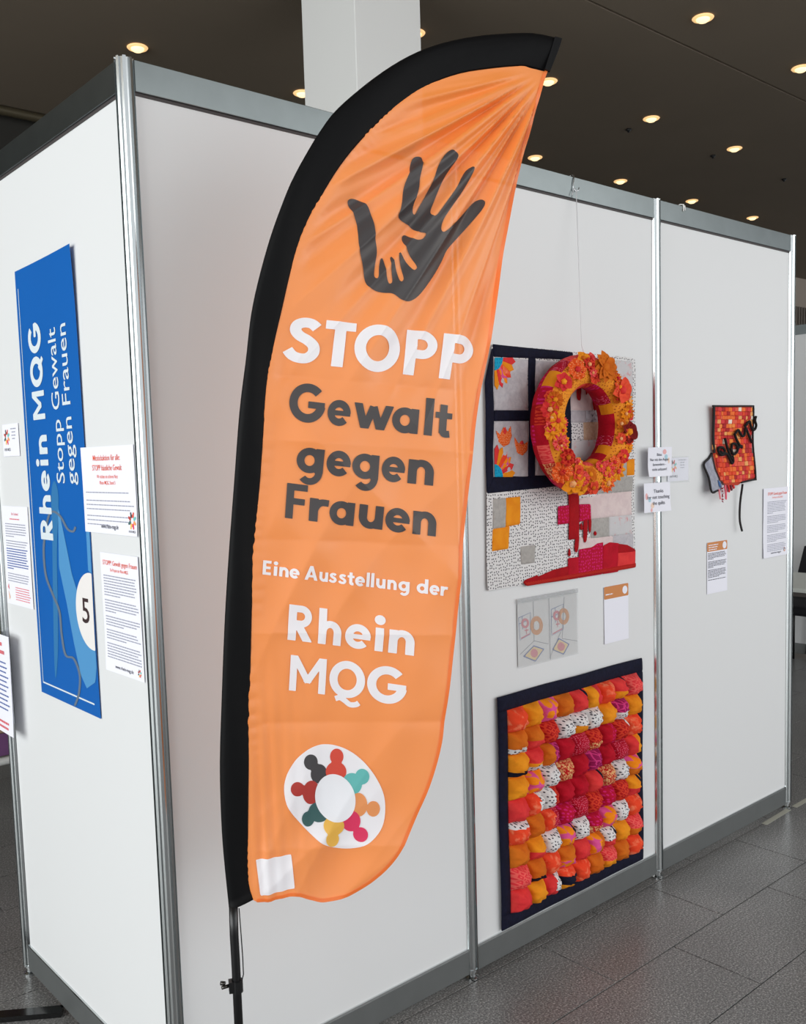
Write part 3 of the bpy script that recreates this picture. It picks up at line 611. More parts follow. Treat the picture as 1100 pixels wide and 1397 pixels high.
lettering('heading', fr, 'Ihr Lieben!', W*.5, H-.027, .008, m_pink, t, .055, .002, 'C'); greek('subheading', fr, .06, .15, H-.04, 1, .01, .003, m_pink, t, seed=2)
greek('body_text', fr, .018, W-.014, H-.055, 9, .0074, .0026, m_pgrey, t, seed=12, paras=(5,))
greek('body_text', fr, .018, W-.014, H-.130, 9, .0074, .0032, m_pblue, t, seed=13, paras=(8,)); greek('body_text', fr, .018, W-.02, H-.205, 4, .0074, .0026, m_pgrey, t, seed=14)
greek('closing_text', fr, .075, W-.01, .052, 6, .0072, .0024, m_pink, t, seed=15)
mb = MB(); mb.add([fr.pt(.012, .05, .0007), fr.pt(.024, .043, .0007), fr.pt(.02, .062, .0007)], [(0, 1, 2)]); mb.add([fr.pt(.016, .04, .0007), fr.pt(.03, .02, .0007), fr.pt(.022, .012, .0007)], [(0, 1, 2)], 1)
mb.build('emblem', [m_pink, smat('peach_print', (244, 190, 150), rough=.7)], t)
y0, z0 = LF(6, 622); W, H = .132, .094
fr = left_frame(y0+.002, z0-.002); t = paper('info_card', 'small card with round logo high on the left panel beside the post', fr, W, H, 8, .001, .001)
mini_logo(fr, .036, .056, .021, t); lettering('logo_caption', fr, 'RHEIN MQG', .037, .016, .008, m_print, t, .05, .002, 'C')
for k, (a, b_) in enumerate(((.070, .118), (.078, .108), (.076, .112), (.08, .106))): greek('small_text', fr, a, b_, .078-.0095*k, 1, .01, .0028, m_pgrey, t, seed=20+k)
# sheet stuck on the left end post, hanging out to the left
p0 = onX(22, 1006, -.034); p1 = onX(10, 868, -.034); W, H = .21, p1[2]-p0[2]
fr = Frame((-.034, p0[1]+W, p0[2]), (0, -1, 0), (0, 0, 1), (-1, 0, 0)); t = paper('text_sheet', 'sheet with red and blue print at the far left edge, hanging past the end post', fr, W, H, 31, .004, .004)
greek('heading', fr, .05, .16, H-.035, 1, .02, .011, m_pink, t, seed=6); greek('heading', fr, .04, .17, H-.06, 1, .02, .011, m_pink, t, seed=3)
for k in range(11): greek('body_text', fr, .03+.012*(k % 3), W-.028+.008*(k % 2), H-.088-.0145*k, 1, .01, .0045, m_pblue, t, seed=40+k)
greek('closing_text', fr, .05, W-.03, .03, 2, .016, .007, m_pink, t, seed=60)
# -- blue banner
b0 = LF(61, 944); W, H = .412, 1.192; fr = left_frame(.726, .970)
def bdisp(u, v): return .0015+.010*max(0, (v/H-.62)/.38)**2*(u/W)**2+.0025*math.sin(v*5+.6)**2*(u/W)+.0008
fr.disp = bdisp
t = thing('blue_banner', 'tall blue vinyl banner lettered sideways Rhein MQG with a number five', 'banner', tuple(fr.pt(0, 0)))
m_blue = smat('blue_vinyl', (12, 98, 182), rough=.33, spec=.5, noise=.05, nscale=3); m_lb = smat('light_blue_print', (84, 152, 206), rough=.35); m_bw = smat('white_vinyl_print', (222, 232, 238), rough=.4)
sheet(fr, W, H, m_blue, t, th=.0008, nu=12, nv=36)
# uv of a picture point on the banner
BF = Frame(fr.O, fr.eu, fr.ev, fr.n)
def bu(pts, ox=0, oy=560, sc=3.1045): q = BF.uvs(pts, ox, oy, sc); q[:, 0] = np.minimum(q[:, 0], .410); return q
m_mb = smat('mid_blue_print', (52, 122, 178), rough=.35); m_gl = smat('grey_thread_print', (104, 120, 140), rough=.35)
flat('needle_print', fr, [('+', bu(catmull([(236, 298), (250, 340), (252, 420), (246, 600), (250, 800), (252, 1000), (243, 1130), (236, 1080), (230, 800), (226, 560), (222, 420), (224, 330)], True, 4)))], .006, m_mb, t)
flat('shape_print', fr, [('+', bu([(250, 400), (275, 520), (310, 690), (345, 800), (385, 960), (420, 1016), (425, 1090), (412, 1150), (375, 1176), (350, 1120), (320, 980), (290, 820), (255, 660)]))], .008, m_lb, t, .0008)
flat('shape_print', fr, [('+', bu([(372, 420), (392, 520), (402, 690), (380, 680), (370, 520)]))], .006, m_lb, t, .0008)
flat('thread_print', fr, [('+', bu(stroke(catmull([(325, 492), (315, 512), (290, 500), (262, 450), (232, 428), (212, 445), (196, 520), (190, 600), (200, 700), (230, 780), (258, 850), (268, 950), (285, 1035), (320, 1050), (345, 1120), (340, 1200), (322, 1250)], n=5), 9)))], .004, m_gl, t, .001)
cir = bu(ell(384, 852, 46, 165)); num = np.array(cir); c0 = num.mean(0); 
R_ = .062; cc = np.array([.399, .277])
cop = ell(cc[0], cc[1], .1, .1, n=60); cop[:, 0] = np.minimum(cop[:, 0], W-.001)
flat('number_disc', fr, [('+', cop)], .005, smat('cream_print', (236, 232, 230), rough=.5), t, .0014)
lettering('number', fr, '5', .363, .2446, .0635, smat('dark_brown_print', (50, 26, 28), rough=.6), t, .046, .006, 'C', .0019)
mb = MB(); n_ = 30
vv = [fr.pt(.018, .03+(H-.08)*k/n_, .0008) for k in range(n_+1)]+[fr.pt(.0215, .03+(H-.08)*k/n_, .0008) for k in range(n_+1)]
MB().add(vv, [(k, n_+1+k, n_+2+k, k+1) for k in range(n_)]).build('border_line', m_bw, t)
mb.add([fr.pt(.018+(W-.05)*k/8, b_, .0008) for b_ in (.030, .0345) for k in range(9)], [(k, k+1, 10+k, 9+k) for k in range(8)]); mb.build('border_line', m_bw, t)
def side_text(body, pa, pb, ubase, cap, bold, w=.0012):
    """lettering that runs up the banner"""
    V, Fc = text_mesh(body, bold); s = cap/CAPH; x0, x1 = V[:, 0].min(), V[:, 0].max(); k = (pb-pa)/(x1-x0)
    par = list(range(len(V)))
    def root(i):
        while par[i] != i: par[i] = par[par[i]]; i = par[i]
        return i
    for q in Fc:
        for i in q[1:]: par[root(i)] = root(q[0])
    for r_ in sorted({root(q[0]) for q in Fc}):
        fs = [q for q in Fc if root(q[0]) == r_]; ids = sorted({i for q in fs for i in q}); ix = {i: k2 for k2, i in enumerate(ids)}
        obj('letter', [fr.pt(ubase-V[i][1]*s, pa+(V[i][0]-x0)*k, w) for i in ids], [[ix[i] for i in q] for q in fs], m_bw, t)
va, vb = bu([(195, 546)])[0][1], bu([(200, -386)])[0][1]
GLY = [('R', 0, .70), ('h', .86, .62), ('e', 1.62, .66), ('i', 2.42, .25), ('n', 2.82, .62), ('M', 3.95, .92), ('Q', 5.0, .98), ('G', 6.1, .94)]; kk = (vb-va)/7.04
for ch, gx_, gw in GLY:
    ops, W0 = GL(ch)
    if ch == 'Q': ops = ops[:2]+[('+', stroke([(.58, .30), (.92, -.04)], .17))]
    flat('letter', fr, [(s_, np.array([(.166-y*.090, va+(gx_+x*gw/W0)*kk) for x, y in p])) for s_, p in ops], .003, m_bw, t, .0012)
for body, a, b_, ub in (('Stopp Gewalt', (255, 308), (300, -372), .272), ('gegen Frauen', (310, 315), (345, -390), .344)):
    side_text(body, bu([a])[0][1], bu([b_])[0][1], ub, .053, .004)
# -- right wall
def RF(px, py, Y=-.006): p = onY(px, py, Y); return p[0], p[2]
x0, z0 = RF(825, 879); W, H = .141, .2
fr = wall_frame(x0, z0); t = paper('caption_card', 'caption card with orange header and blank body beside the pencil drawing', fr, W, H, 41, .001, .001, 'caption cards')
def header(fr, W, H, t, h): flat('header', fr, [('+', rect(0, H-h, W, H))], .01, m_head, t, .0004); flat('header_logo', fr, [('+', ell(W-.021, H-h/2, .0145, .0145, n=24))], .004, m_paper, t, .0008); mini_logo(fr, W-.021, H-h/2+.002, .006, t)
header(fr, W, H, t, .044); greek('title', fr, .008, .055, H-.030, 1, .01, .004, m_paper, t, seed=2)
x0, z0 = RF(965, 811); W, H = .148, .203
fr = wall_frame(x0, z0); t = paper('caption_card', 'caption card with orange header and lines of text under the small orange quilt', fr, W, H, 42, .001, .001, 'caption cards')
header(fr, W, H, t, .036)
for k in range(3): greek('title', fr, .010, .09-.01*k, H-.013-.009*k, 1, .01, .0035, m_paper, t, seed=70+k)
greek('body_text', fr, .006, W-.006, H-.045, 17, .0056, .0024, m_print, t, seed=77, paras=(4, 9, 15))
x0, z0 = RF(1041, 762); W, H = .21, .294
fr = wall_frame(x0, z0); t = paper('text_sheet', 'tall text sheet with orange heading taped beside the rightmost end post', fr, W, H, 43, .004, .004)
lettering('heading', fr, 'STOPP! Gewalt gegen Frauen', W*.55, H-.030, .0115, m_pred, t, .165, .002, 'C', .001); lettering('heading', fr, 'Ein Projekt der Rhein MQG', W*.55, H-.044, .0065, m_pred, t, .09, .002, 'C', .001)
greek('body_text', fr, .03, W-.012, H-.060, 28, .0068, .0025, m_pgrey, t, seed=91, paras=(7, 12, 17, 22), w=.001)
lettering('web_address', fr, 'www.rhein-mqg.de', W*.5, .014, .008, m_print, t, .09, .002, 'C', .001); mini_logo(fr, W-.028, .024, .009, t)
# notices on the post (they bridge the post, so stand off the panel)
YN = -.0265
x0, z0 = RF(883, 651, YN); x1, z1 = RF(917, 612, YN); W, H = .152, .105
fr = wall_frame(x0, z0, YN); t = paper('notice', 'upper small notice on the post reading Bitte, with Augen in its text', fr, W, H, 51, .004, .006, 'small notices on the post')
for k, (s_, wd) in enumerate((('Bitte:', .032), ('Nur mit den Augen', .118), ('bewundern -', .082), ('nicht anfassen!', .094))):
    lettering('lettering', fr, s_, W*.47, H-.031-.0175*k, .0095, m_print, t, wd, .002, 'C', .001)
mb = MB()
for k, (u, v, a, b_, c) in enumerate(((.105, .088, .012, .009, 0), (.115, .070, .010, .009, 1), (.133, .056, .006, .011, 2))): mb.add([fr.pt(u+a*math.cos(q), v+b_*math.sin(q), .0006) for q in np.linspace(0, 6.283, 15)[:-1]], [tuple(range(14))], c)
PAST = [smat('pale_pink_print', (240, 180, 180), rough=.7), smat('pale_blue_print', (176, 212, 226), rough=.7), smat('pale_peach_print', (244, 214, 194), rough=.7)]
mb.build('pastel_shapes', PAST, t)
x0, z0 = RF(878, 700, YN); W, H = .162, .105
fr = wall_frame(x0, z0, YN); t = paper('notice', 'lower small notice on the post reading Thanks for not touching the quilts', fr, W, H, 52, .004, .006, 'small notices on the post')
for k, (s_, wd) in enumerate((('Thanks', .06), ('for not touching', .138), ('the quilts', .076))): lettering('lettering', fr, s_, W*.53, H-.036-.0215*k, .0125, m_print, t, wd, .002, 'C', .001)
mb = MB()
for k, (u, v, a, b_, c) in enumerate(((.014, .058, .007, .012, 0), (.032, .044, .008, .007, 1), (.048, .024, .010, .010, 2), (.042, .008, .006, .007, 0))): mb.add([fr.pt(u+a*math.cos(q), v+b_*math.sin(q), .0006) for q in np.linspace(0, 6.283, 15)[:-1]], [tuple(range(14))], c)
mb.build('pastel_shapes', PAST, t)
x0, z0 = RF(911, 657); W, H = .15, .098
fr = wall_frame(x0, z0, -.004); t = paper('info_card', 'small card with round logo in a clear sleeve, half behind the upper notice', fr, W-.012, H-.012, 53, .0008, .001)
sheet(Frame(fr.pt(-.004, -.006), fr.eu, fr.ev, fr.n), W, H, m_plast, t, 'clear_sleeve', .0003, .0022)
mini_logo(fr, .036, .056, .021, t); lettering('logo_caption', fr, 'RHEIN MQG', .040, .014, .008, m_print, t, .05, .002, 'C')
for k, (a, b_) in enumerate(((.070, .126), (.082, .112), (.082, .114), (.084, .110))): greek('small_text', fr, a, b_, .076-.0095*k, 1, .01, .0028, m_pgrey, t, seed=120+k)
# -- pencil drawing in a punched plastic sleeve
x0, z0 = RF(707, 910); W, H = .302, .222
fr = wall_frame(x0, z0); fr.disp = bend(W, H, .003, 61, .003)
t = thing('pencil_drawing', 'coloured pencil drawing of two room views in a clear punched sleeve', 'drawing', tuple(fr.pt(0, 0)))
sheet(fr, W-.006, H-.02, smat('sketch_paper', (214, 214, 214), rough=.7), t, 'sheet')
DF = Frame(fr.O, fr.eu, fr.ev, fr.n)
def du(pts): return DF.uvs(pts, 660, 640, 4.783)
m_pen = smat('grey_pencil', (120, 122, 132), rough=.8); m_bp = smat('blue_pencil', (110, 124, 168), rough=.8); m_op = smat('orange_pencil', (206, 150, 104), rough=.8); m_rp = smat('red_pencil', (206, 130, 138), rough=.8); m_yp = smat('yellow_pencil', (222, 198, 150), rough=.8)
def pencil(paths, wd, m, name='pencil_line'):
    mb = MB()
    for p in paths:
        q = du(p); r_ = stroke(q, wd); n_ = len(q)
        mb.add([fr.pt(a, b_, .0008) for a, b_ in r_], [(k, k+1, 2*n_-2-k, 2*n_-1-k) for k in range(n_-1)])
    return mb.build(name, m, t)
pencil([[(318, 860), (325, 1120)], [(325, 1120), (230, 1210)], [(325, 1120), (418, 1140)], [(420, 840), (430, 1240)], [(520, 835), (508, 1105)], [(508, 1105), (605, 1120)], [(425, 1230), (500, 1060)]], .0016, m_pen)
pencil([[(222, 970), (300, 935), (300, 1075), (232, 1115), (222, 970)], [(245, 960), (250, 1045)], [(225, 1010), (270, 990)], [(436, 915), (515, 880), (515, 1045), (440, 1085), (436, 915)], [(462, 905), (465, 1000)], [(438, 965), (490, 940)]], .0022, m_bp)
for c, mm, r0, r1 in (((265, 1005), m_rp, (26, 33), (12, 17)), ((340, 1020), m_op, (42, 62), (20, 30)), ((472, 955), m_rp, (24, 33), (10, 16)), ((517, 960), m_op, (36, 54), (16, 26))):
    flat('ring_sketch', fr, [('+', du(ell(*c, *r0, n=26))), ('-', du(ell(*c, *r1, n=20)))], .003, mm, t, .001)
for q, i_ in (([(250, 1222), (322, 1148), (392, 1172), (332, 1256)], 0), ([(440, 1178), (485, 1100), (555, 1140), (515, 1210)], 1)):
    flat('rug_sketch', fr, [('+', du(q))], .004, m_bp, t, .0009); c = np.mean(q, 0); flat('rug_sketch', fr, [('+', du([c+(np.array(p)-c)*.84 for p in q]))], .004, m_yp, t, .0011)
    flat('rug_sketch', fr, [('+', du(ell(c[0], c[1], 24, 28, n=16)))], .004, m_rp, t, .0013)
pencil([[(274, 1040), (275, 1075)], [(262, 1052), (288, 1048)], [(238, 1105), (296, 1072)], [(478, 990), (480, 1030)], [(468, 1012), (492, 1008)], [(446, 1075), (508, 1040)]], .004, m_rp)
sl = sheet(Frame(fr.pt(-.004, -.004), fr.eu, fr.ev, fr.n), W, H, m_plast, t, 'clear_sleeve', .0003, .004)
m_strip = plastic('milky_plastic_strip', (1, 1, 1), .55)
sheet(Frame(fr.pt(-.004, H-.018), fr.eu, fr.ev, fr.n), W, .014, m_strip, sl, 'punched_strip', .0003, .0045, 8, 1)
# ================================================================== FABRICS
fR = fabric('red_orange_batik', (236, 72, 40), (250, 150, 110), 'noise', 38, .36); fO = fabric('golden_orange_cotton', (240, 152, 30), (232, 138, 24), 'noise', 20, .5)
fB = fabric('burnt_orange_cotton', (214, 112, 26), (204, 100, 22), 'noise', 20, .5); fK = fabric('orange_pink_dots', (224, 84, 150), (244, 140, 22), 'dots', 34, .44)
fW = fabric('white_speckled_cotton', (226, 224, 224), (44, 40, 54), 'dots', 98, .225); fD = fabric('dark_red_geometric', (176, 18, 24), (214, 62, 40), 'geo', 52, .17)
fC = fabric('crimson_cotton', (190, 14, 40), (176, 12, 34), 'noise', 25, .5); fP = fabric('red_pin_dots', (180, 14, 42), (238, 120, 150), 'dots', 210, .2)
fM = fabric('crimson_magenta_dots', (184, 10, 50), (212, 34, 112), 'dots', 85, .26); fY = fabric('purple_paisley', (150, 22, 84), (214, 60, 130), 'cells', 60, .10)
fG = fabric('red_gold_scroll', (188, 20, 26), (246, 206, 140), 'noise', 150, .45); fS = fabric('coral_cotton', (228, 62, 60), (216, 50, 54), 'noise', 25, .5)
fT = fabric('coral_lattice', (226, 54, 62), (238, 96, 90), 'geo', 60, .17); fN = fabric('navy_cotton', (16, 17, 36), (20, 22, 44), 'noise', 60, .5)
FAB = dict(R=fR, O=fO, B=fB, K=fK, W=fW, D=fD, C=fC, P=fP, M=fM, Y=fY, G=fG, S=fS, T=fT, N=fN)
fgrey = fabric('grey_quilted_cotton', (196, 192, 196), (184, 180, 186), 'noise', 70, .5); fpinkw = fabric('pale_pink_cotton', (224, 206, 204), (216, 196, 196), 'noise', 40, .5)
fgr2 = fabric('grey_linen', (178, 174, 170), (166, 162, 158), 'noise', 90, .5); fteal = fabric('turquoise_dots', (20, 158, 196), (16, 130, 176), 'dots', 90, .25)
ftulip = fabric('orange_tulip_dots', (234, 92, 24), (250, 200, 150), 'dots', 190, .2); ftan = fabric('tan_print', (212, 186, 160), (196, 164, 136), 'noise', 90, .5)
fsil = fabric('silver_rose_print', (204, 202, 204), (216, 120, 124), 'noise', 45, .30); fblood = fabric('blood_red_cotton', (170, 10, 22), (158, 8, 20), 'noise', 30, .5); fphoto = fabric('grey_photo_print', (196, 200, 206), (60, 62, 70), 'noise', 60, .42)
# ================================================================== BISCUIT QUILT
QX0, QX1, QZ0, QZ1 = 1.124, 1.884, .112, .866
bq = thing('biscuit_quilt', 'puffy red and orange square quilt with navy border, hanging low', 'quilt', ((QX0+QX1)/2, -.004, QZ0))
fr = wall_frame(QX0, QZ0, -.0045); QW, QH = QX1-QX0, QZ1-QZ0
wav = lambda u, v: .010+.0025*math.sin(u*17+1)*(.4+v)+.002*math.sin(v*13)
fr.disp = wav
sheet(fr, QW, QH, fN, bq, 'backing', .004, .0, 20, 20)
bw = .047
for n_, q in (('top', rect(0, QH-bw, QW, QH)), ('bottom', rect(0, 0, QW, bw)), ('left', rect(0, bw, bw*.8, QH-bw)), ('right', rect(QW-bw*.8, bw, QW, QH-bw))): puffed('border_strip', fr, [('+', q)], .012, fN, bq, .006, .012)
GRID = ['R O K B S|n+ O|S R S/O|n+ T', 'B.W B/S D W W/O W O Y/W O', 'O.n S/O.W B|Y C P D/G C|M D|W+ R', 'O K W G C Y C P S|O', 'S R|W W|D C C S|n+ G W K/B', 'W/R+ B R|P M P D M D O/S|n+', 'B O/S W K|n+ W M/G K W R', 'T B.n R B/K S K|B W/S|n O T/B', 'S O S|W R/n/O R B T/O B R']
cw = (QW-2*bw*.8)/9; chh = (QH-2*bw)/9; NG = 13
def cell_mats(code):
    """returns list of fabrics and a picker (x,y in 0..1, y up) -> index"""
    band = None
    if '.' in code: code, b_ = code.split('.'); band = (b_.upper(), 'h')
    narrow = '+' in code; code = code.replace('+', '')
    if '|n' in code: code = code.replace('|n', ''); band = ('N', 'v')
    if '/' in code:
        p = code.split('/'); k = [.5] if len(p) == 2 else [.34, .66]
        if narrow and not band: k = [.25]
        cols = [c.upper() for c in p]; pick = lambda x, y: sum((1-y) > t for t in k)
    elif '|' in code: p = code.split('|'); cut = .8 if narrow else .55; cols = [c.upper() for c in p]; pick = lambda x, y: int(x+.06*math.sin(y*3) > cut)
    else: cols = [code.upper()]; pick = lambda x, y: 0
    if band:
        nb = len(cols); cols = cols+[band[0]]; p0 = pick
        if band[1] == 'h': pick = lambda x, y: nb if (.06 < y-.05*math.sin(x*3.1) < .30) else p0(x, y)
        else: pick = lambda x, y: nb if .70 < x-.10*math.sin(y*3.1)+.06 < .86 else p0(x, y)
    return [FAB[c] for c in cols], pick
for r_, row in enumerate(GRID):
    for c_, code in enumerate(row.split()):
        mats, pick = cell_mats(code); cx, cz = bw*.8+c_*cw, QH-bw-(r_+1)*chh; v = []; f = []; fm = []
        p = rng.rand(8)*6.28; hh = .040+.007*rng.rand()
        for j in range(NG+1):
            for i in range(NG+1):
                x, y = i/NG, j/NG; X, Y = 2*x-1, 2*y-1
                e = max(0, 1-abs(X)**2.3)*max(0, 1-abs(Y)**2.3); z = hh*e**.62
                an = math.atan2(Y, X); rad = math.hypot(X, Y); z += e**.4*.0044*((1-2*abs(math.sin(an*3.5+p[0])))*min(1, rad*1.2)*1.5+.7*math.sin(an*11+p[1]+rad*3)*rad+.8*math.sin(X*4+p[2])*math.sin(Y*3.6+p[3]))
                bul = 1+.03*e; v.append(fr.pt(cx+cw*(.5+X*.5*bul), cz+chh*(.5+Y*.5*bul), .001+z))
        for j in range(NG):
            for i in range(NG): f.append((j*(NG+1)+i, j*(NG+1)+i+1, (j+1)*(NG+1)+i+1, (j+1)*(NG+1)+i)); fm.append(pick((i+.5)/NG, (j+.5)/NG))
        obj('puff', v, f, mats, bq, True, fm)
# ================================================================== WINDOW QUILT (upper)
UX0, UX1, UZ0, UZ1 = 1.122, 1.874, 1.197, 1.944
uq = thing('picture_quilt', 'wall quilt with navy window panes, red cross and red puddle behind the wreath', 'quilt', (1.5, -.004, UZ0))
fr = wall_frame(0, 0, -.0045); fr.disp = lambda u, v: .004+.0016*math.sin(u*19)+.0014*math.sin(v*23+u*5); UF = wall_frame(0, 0, -.010)
def cu(pts): return UF.uvs(pts, 640, 440, 3.677)
out6 = cu([(118, 108), (838, 178), (832, 1228), (90, 1346), (86, 860), (78, 300)])
mb_v, mb_f, _ = march_ops([('+', out6)], .02); obj('backing', [fr.pt(a, b_, .001) for a, b_ in mb_v], mb_f, fW, uq, True)
def qp(pts, m, h=.003, rad=.006, w=.0015, name='patch', res=.006, wob=.0006): return puffed(name, fr, [('+', cu(pts))], res, m, uq, h, rad, w, wob)
# navy window frame: bars
N_ = lambda pts, name='window_bar': qp(pts, fN, .004, .006, .0012, name)
N_([(118, 108), (520, 150), (520, 188), (122, 172)]); N_([(118, 108), (122, 172), (122, 775), (86, 860), (78, 300)]); N_([(298, 175), (333, 180), (333, 790), (300, 775)])
N_([(122, 440), (512, 440), (512, 492), (122, 495)]); N_([(120, 775), (512, 762), (512, 815), (90, 858), (88, 840)]); N_([(478, 180), (512, 184), (512, 815), (478, 780)])
for p in ([(122, 172), (298, 186), (296, 442), (122, 440)], [(333, 190), (478, 200), (478, 440), (333, 441)], [(122, 495), (300, 493), (300, 775), (122, 776)], [(333, 493), (478, 492), (478, 764), (333, 768)]): qp(p, fgrey, .003, .008, .001, 'pane', .006, .0012)
# dresden flowers in the left panes
def dres(cx, cy, a0, a1, n, r0, r1):
    for k in range(n):
        a, b_ = [math.radians(a0+(a1-a0)*q/n) for q in (k, k+1)]; m_ = (a+b_)/2
        P = lambda r, t_: (cx+r*.66*math.cos(t_), cy-r*math.sin(t_)); qp([P(r0, a), P(r1*.94, a), P(r1*1.10, m_), P(r1*.94, b_), P(r0, b_)], [fO, fS, fK, fR][k % 4], .0015, .0015, .0045, 'petal', .0025, 0)
    qp([(cx, cy)]+[(cx+r0*1.05*.66*math.cos(math.radians(t_)), cy-r0*1.05*math.sin(math.radians(t_))) for t_ in np.linspace(a0, a1, 10)], fteal, .003, .005, .005, 'flower_centre', .004, 0)
dres(125, 176, -90, 0, 6, 62, 150); dres(125, 775, 0, 90, 6, 62, 150)
for p in ([(130, 540), (150, 560), (172, 522), (192, 548), (205, 515), (212, 570), (200, 610), (172, 624), (145, 600)], [(226, 572), (246, 606), (262, 590), (276, 610), (294, 595), (290, 645), (268, 668), (242, 655), (228, 620)]): qp(p, ftulip, .003, .006, .0045, 'tulip', .004, 0)
qp([(162, 545), (176, 522), (182, 550), (172, 562)], fS, .002, .004, .0075, 'tulip_tip', .004, 0); qp([(248, 605), (262, 590), (270, 605), (262, 615)], fS, .002, .004, .0075, 'tulip_tip', .004, 0)
# lower field and right column
qp([(118, 885), (185, 880), (185, 1028), (118, 1034)], fgr2); qp([(182, 880), (258, 873), (258, 1012), (204, 1022), (182, 1026)], fO); qp([(118, 1036), (204, 1022), (202, 1135), (116, 1148)], fO); qp([(262, 1125), (335, 1115), (332, 1205), (265, 1215)], fgr2)
RC = [([(512, 184), (640, 196), (640, 440), (512, 440)], fpinkw), ([(640, 196), (735, 205), (735, 440), (640, 440)], fpinkw), ([(735, 188), (822, 196), (822, 330), (735, 330)], fsil), ([(735, 330), (822, 330), (822, 450), (735, 450)], fgr2),
      ([(512, 442), (590, 442), (590, 502), (512, 502)], fgrey), ([(588, 442), (660, 442), (660, 500), (588, 500)], fphoto), ([(512, 504), (576, 502), (576, 592), (512, 594)], fW), ([(576, 500), (660, 498), (660, 588), (576, 590)], ftan),
      ([(512, 595), (640, 590), (640, 690), (512, 692)], fsil), ([(640, 590), (790, 585), (790, 690), (640, 690)], fgrey), ([(512, 692), (640, 690), (640, 880), (512, 885)], fW), ([(640, 690), (790, 685), (790, 770), (640, 780)], fgr2), ([(790, 688), (830, 683), (830, 765), (790, 768)], fO),
      ([(640, 780), (824, 770), (824, 846), (640, 860)], fgr2), ([(552, 885), (640, 862), (818, 846), (818, 964), (610, 985), (610, 912), (552, 915)], fpinkw), ([(610, 985), (700, 975), (700, 1072), (610, 1085)], fgr2), ([(700, 974), (818, 964), (818, 1058), (700, 1072)], fsil), ([(552, 1075), (640, 1080), (720, 1070), (720, 1110), (552, 1150)], fpinkw), ([(720, 1070), (824, 1058), (824, 1140), (720, 1112)], fgrey)]
for p, m in RC: qp(p, m, .0025, .007, .0013, 'patch', .007, .0009)
# red cross, drips and puddle
qp([(495, 850), (550, 850), (548, 1085), (495, 1090)], fblood, .003, .006, .0055, 'cross_piece'); qp([(440, 922), (495, 916), (495, 1008), (438, 1014)], fM, .003, .006, .005, 'cross_piece'); qp([(550, 912), (608, 910), (608, 990), (550, 1000)], fM, .003, .006, .005, 'cross_piece')
for p in ([(535, 1060), (548, 1060), (546, 1130), (536, 1155), (526, 1130)], [(572, 985), (590, 985), (588, 1080), (579, 1104), (570, 1080)], [(596, 980), (608, 980), (608, 1035), (602, 1055), (596, 1035)], [(500, 1130), (508, 1160), (500, 1175), (494, 1160)], [(558, 1003), (568, 1030), (561, 1043), (552, 1030)], [(628, 1045), (636, 1058), (628, 1070), (621, 1058)],
          [(540, 310), (560, 312), (560, 380), (552, 392), (540, 375)], [(582, 305), (596, 310), (594, 350), (586, 362)], [(620, 330), (632, 340), (634, 430), (626, 442), (618, 400)]): qp(catmull(p, True, 3), fblood, .0025, .004, .0055, 'drip', .0035, 0)
PUD = [([(268, 1300), (290, 1286), (330, 1272), (342, 1262), (342, 1275), (420, 1240), (495, 1222), (495, 1290), (300, 1318), (280, 1320)], fblood), ([(495, 1182), (550, 1176), (550, 1282), (495, 1290)], fC), ([(550, 1138), (610, 1128), (640, 1108), (668, 1102), (668, 1262), (550, 1282)], fM), ([(668, 1120), (700, 1102), (745, 1106), (745, 1250), (668, 1262)], fC), ([(735, 1108), (790, 1115), (832, 1138), (832, 1160), (735, 1160)], fblood), ([(735, 1150), (832, 1140), (832, 1228), (735, 1242)], fR if False else fS)]
for p, m in PUD: qp(p, m, .003, .006, .0045, 'puddle_patch')
qp([(272, 1304), (495, 1264), (832, 1206), (832, 1228), (284, 1322)], fabric('red_zigzag_binding', (172, 14, 24), (200, 70, 34), 'geo', 90, .06), .003, .005, .0075, 'binding')
# ================================================================== FLOWER WREATH
WR, Wr, WY = .170, .0515, -.083; wc = onY(794, 580, WY); WC = np.array([wc[0], WY, wc[2]])
wre = thing('flower_wreath', 'stuffed orange and red patchwork wreath covered with fabric flowers', 'wreath', tuple(WC))
def tor(ph, th, k=1.): r = WR+Wr*k*math.cos(th); return WC+np.array([r*math.cos(ph), -Wr*k*math.sin(th), r*math.sin(ph)])
def tor_patch(name, p0, p1, t0, t1, m, n=6, mth=6, bulge=.0):
    v = []; f = []
    for i in range(n+1):
        for j in range(mth+1):
            a, b_ = i/n, j/mth; q = math.sin(math.pi*a)*math.sin(math.pi*b_); v.append(tor(p0+(p1-p0)*a, t0+(t1-t0)*b_, 1+bulge*q))
    for i in range(n):
        for j in range(mth): f.append((i*(mth+1)+j, (i+1)*(mth+1)+j, (i+1)*(mth+1)+j+1, i*(mth+1)+j+1))
    return obj(name, v, f, m, wre, True)
fFl = fabric('orange_floral_cotton', (240, 150, 42), (186, 86, 30), 'dots', 95, .20)
rd = math.radians
for k in range(4): tor_patch('front_band', rd(90*k), rd(90*k+90), rd(40), rd(140), fFl, 24, 10)
tor_patch('back_band', 0, rd(360), rd(235), rd(305), fC, 72, 8)
WS = [fS, fP, fT, fR, fD, fK, fO, fG, fT, fC, fS, fM]
NP = 22
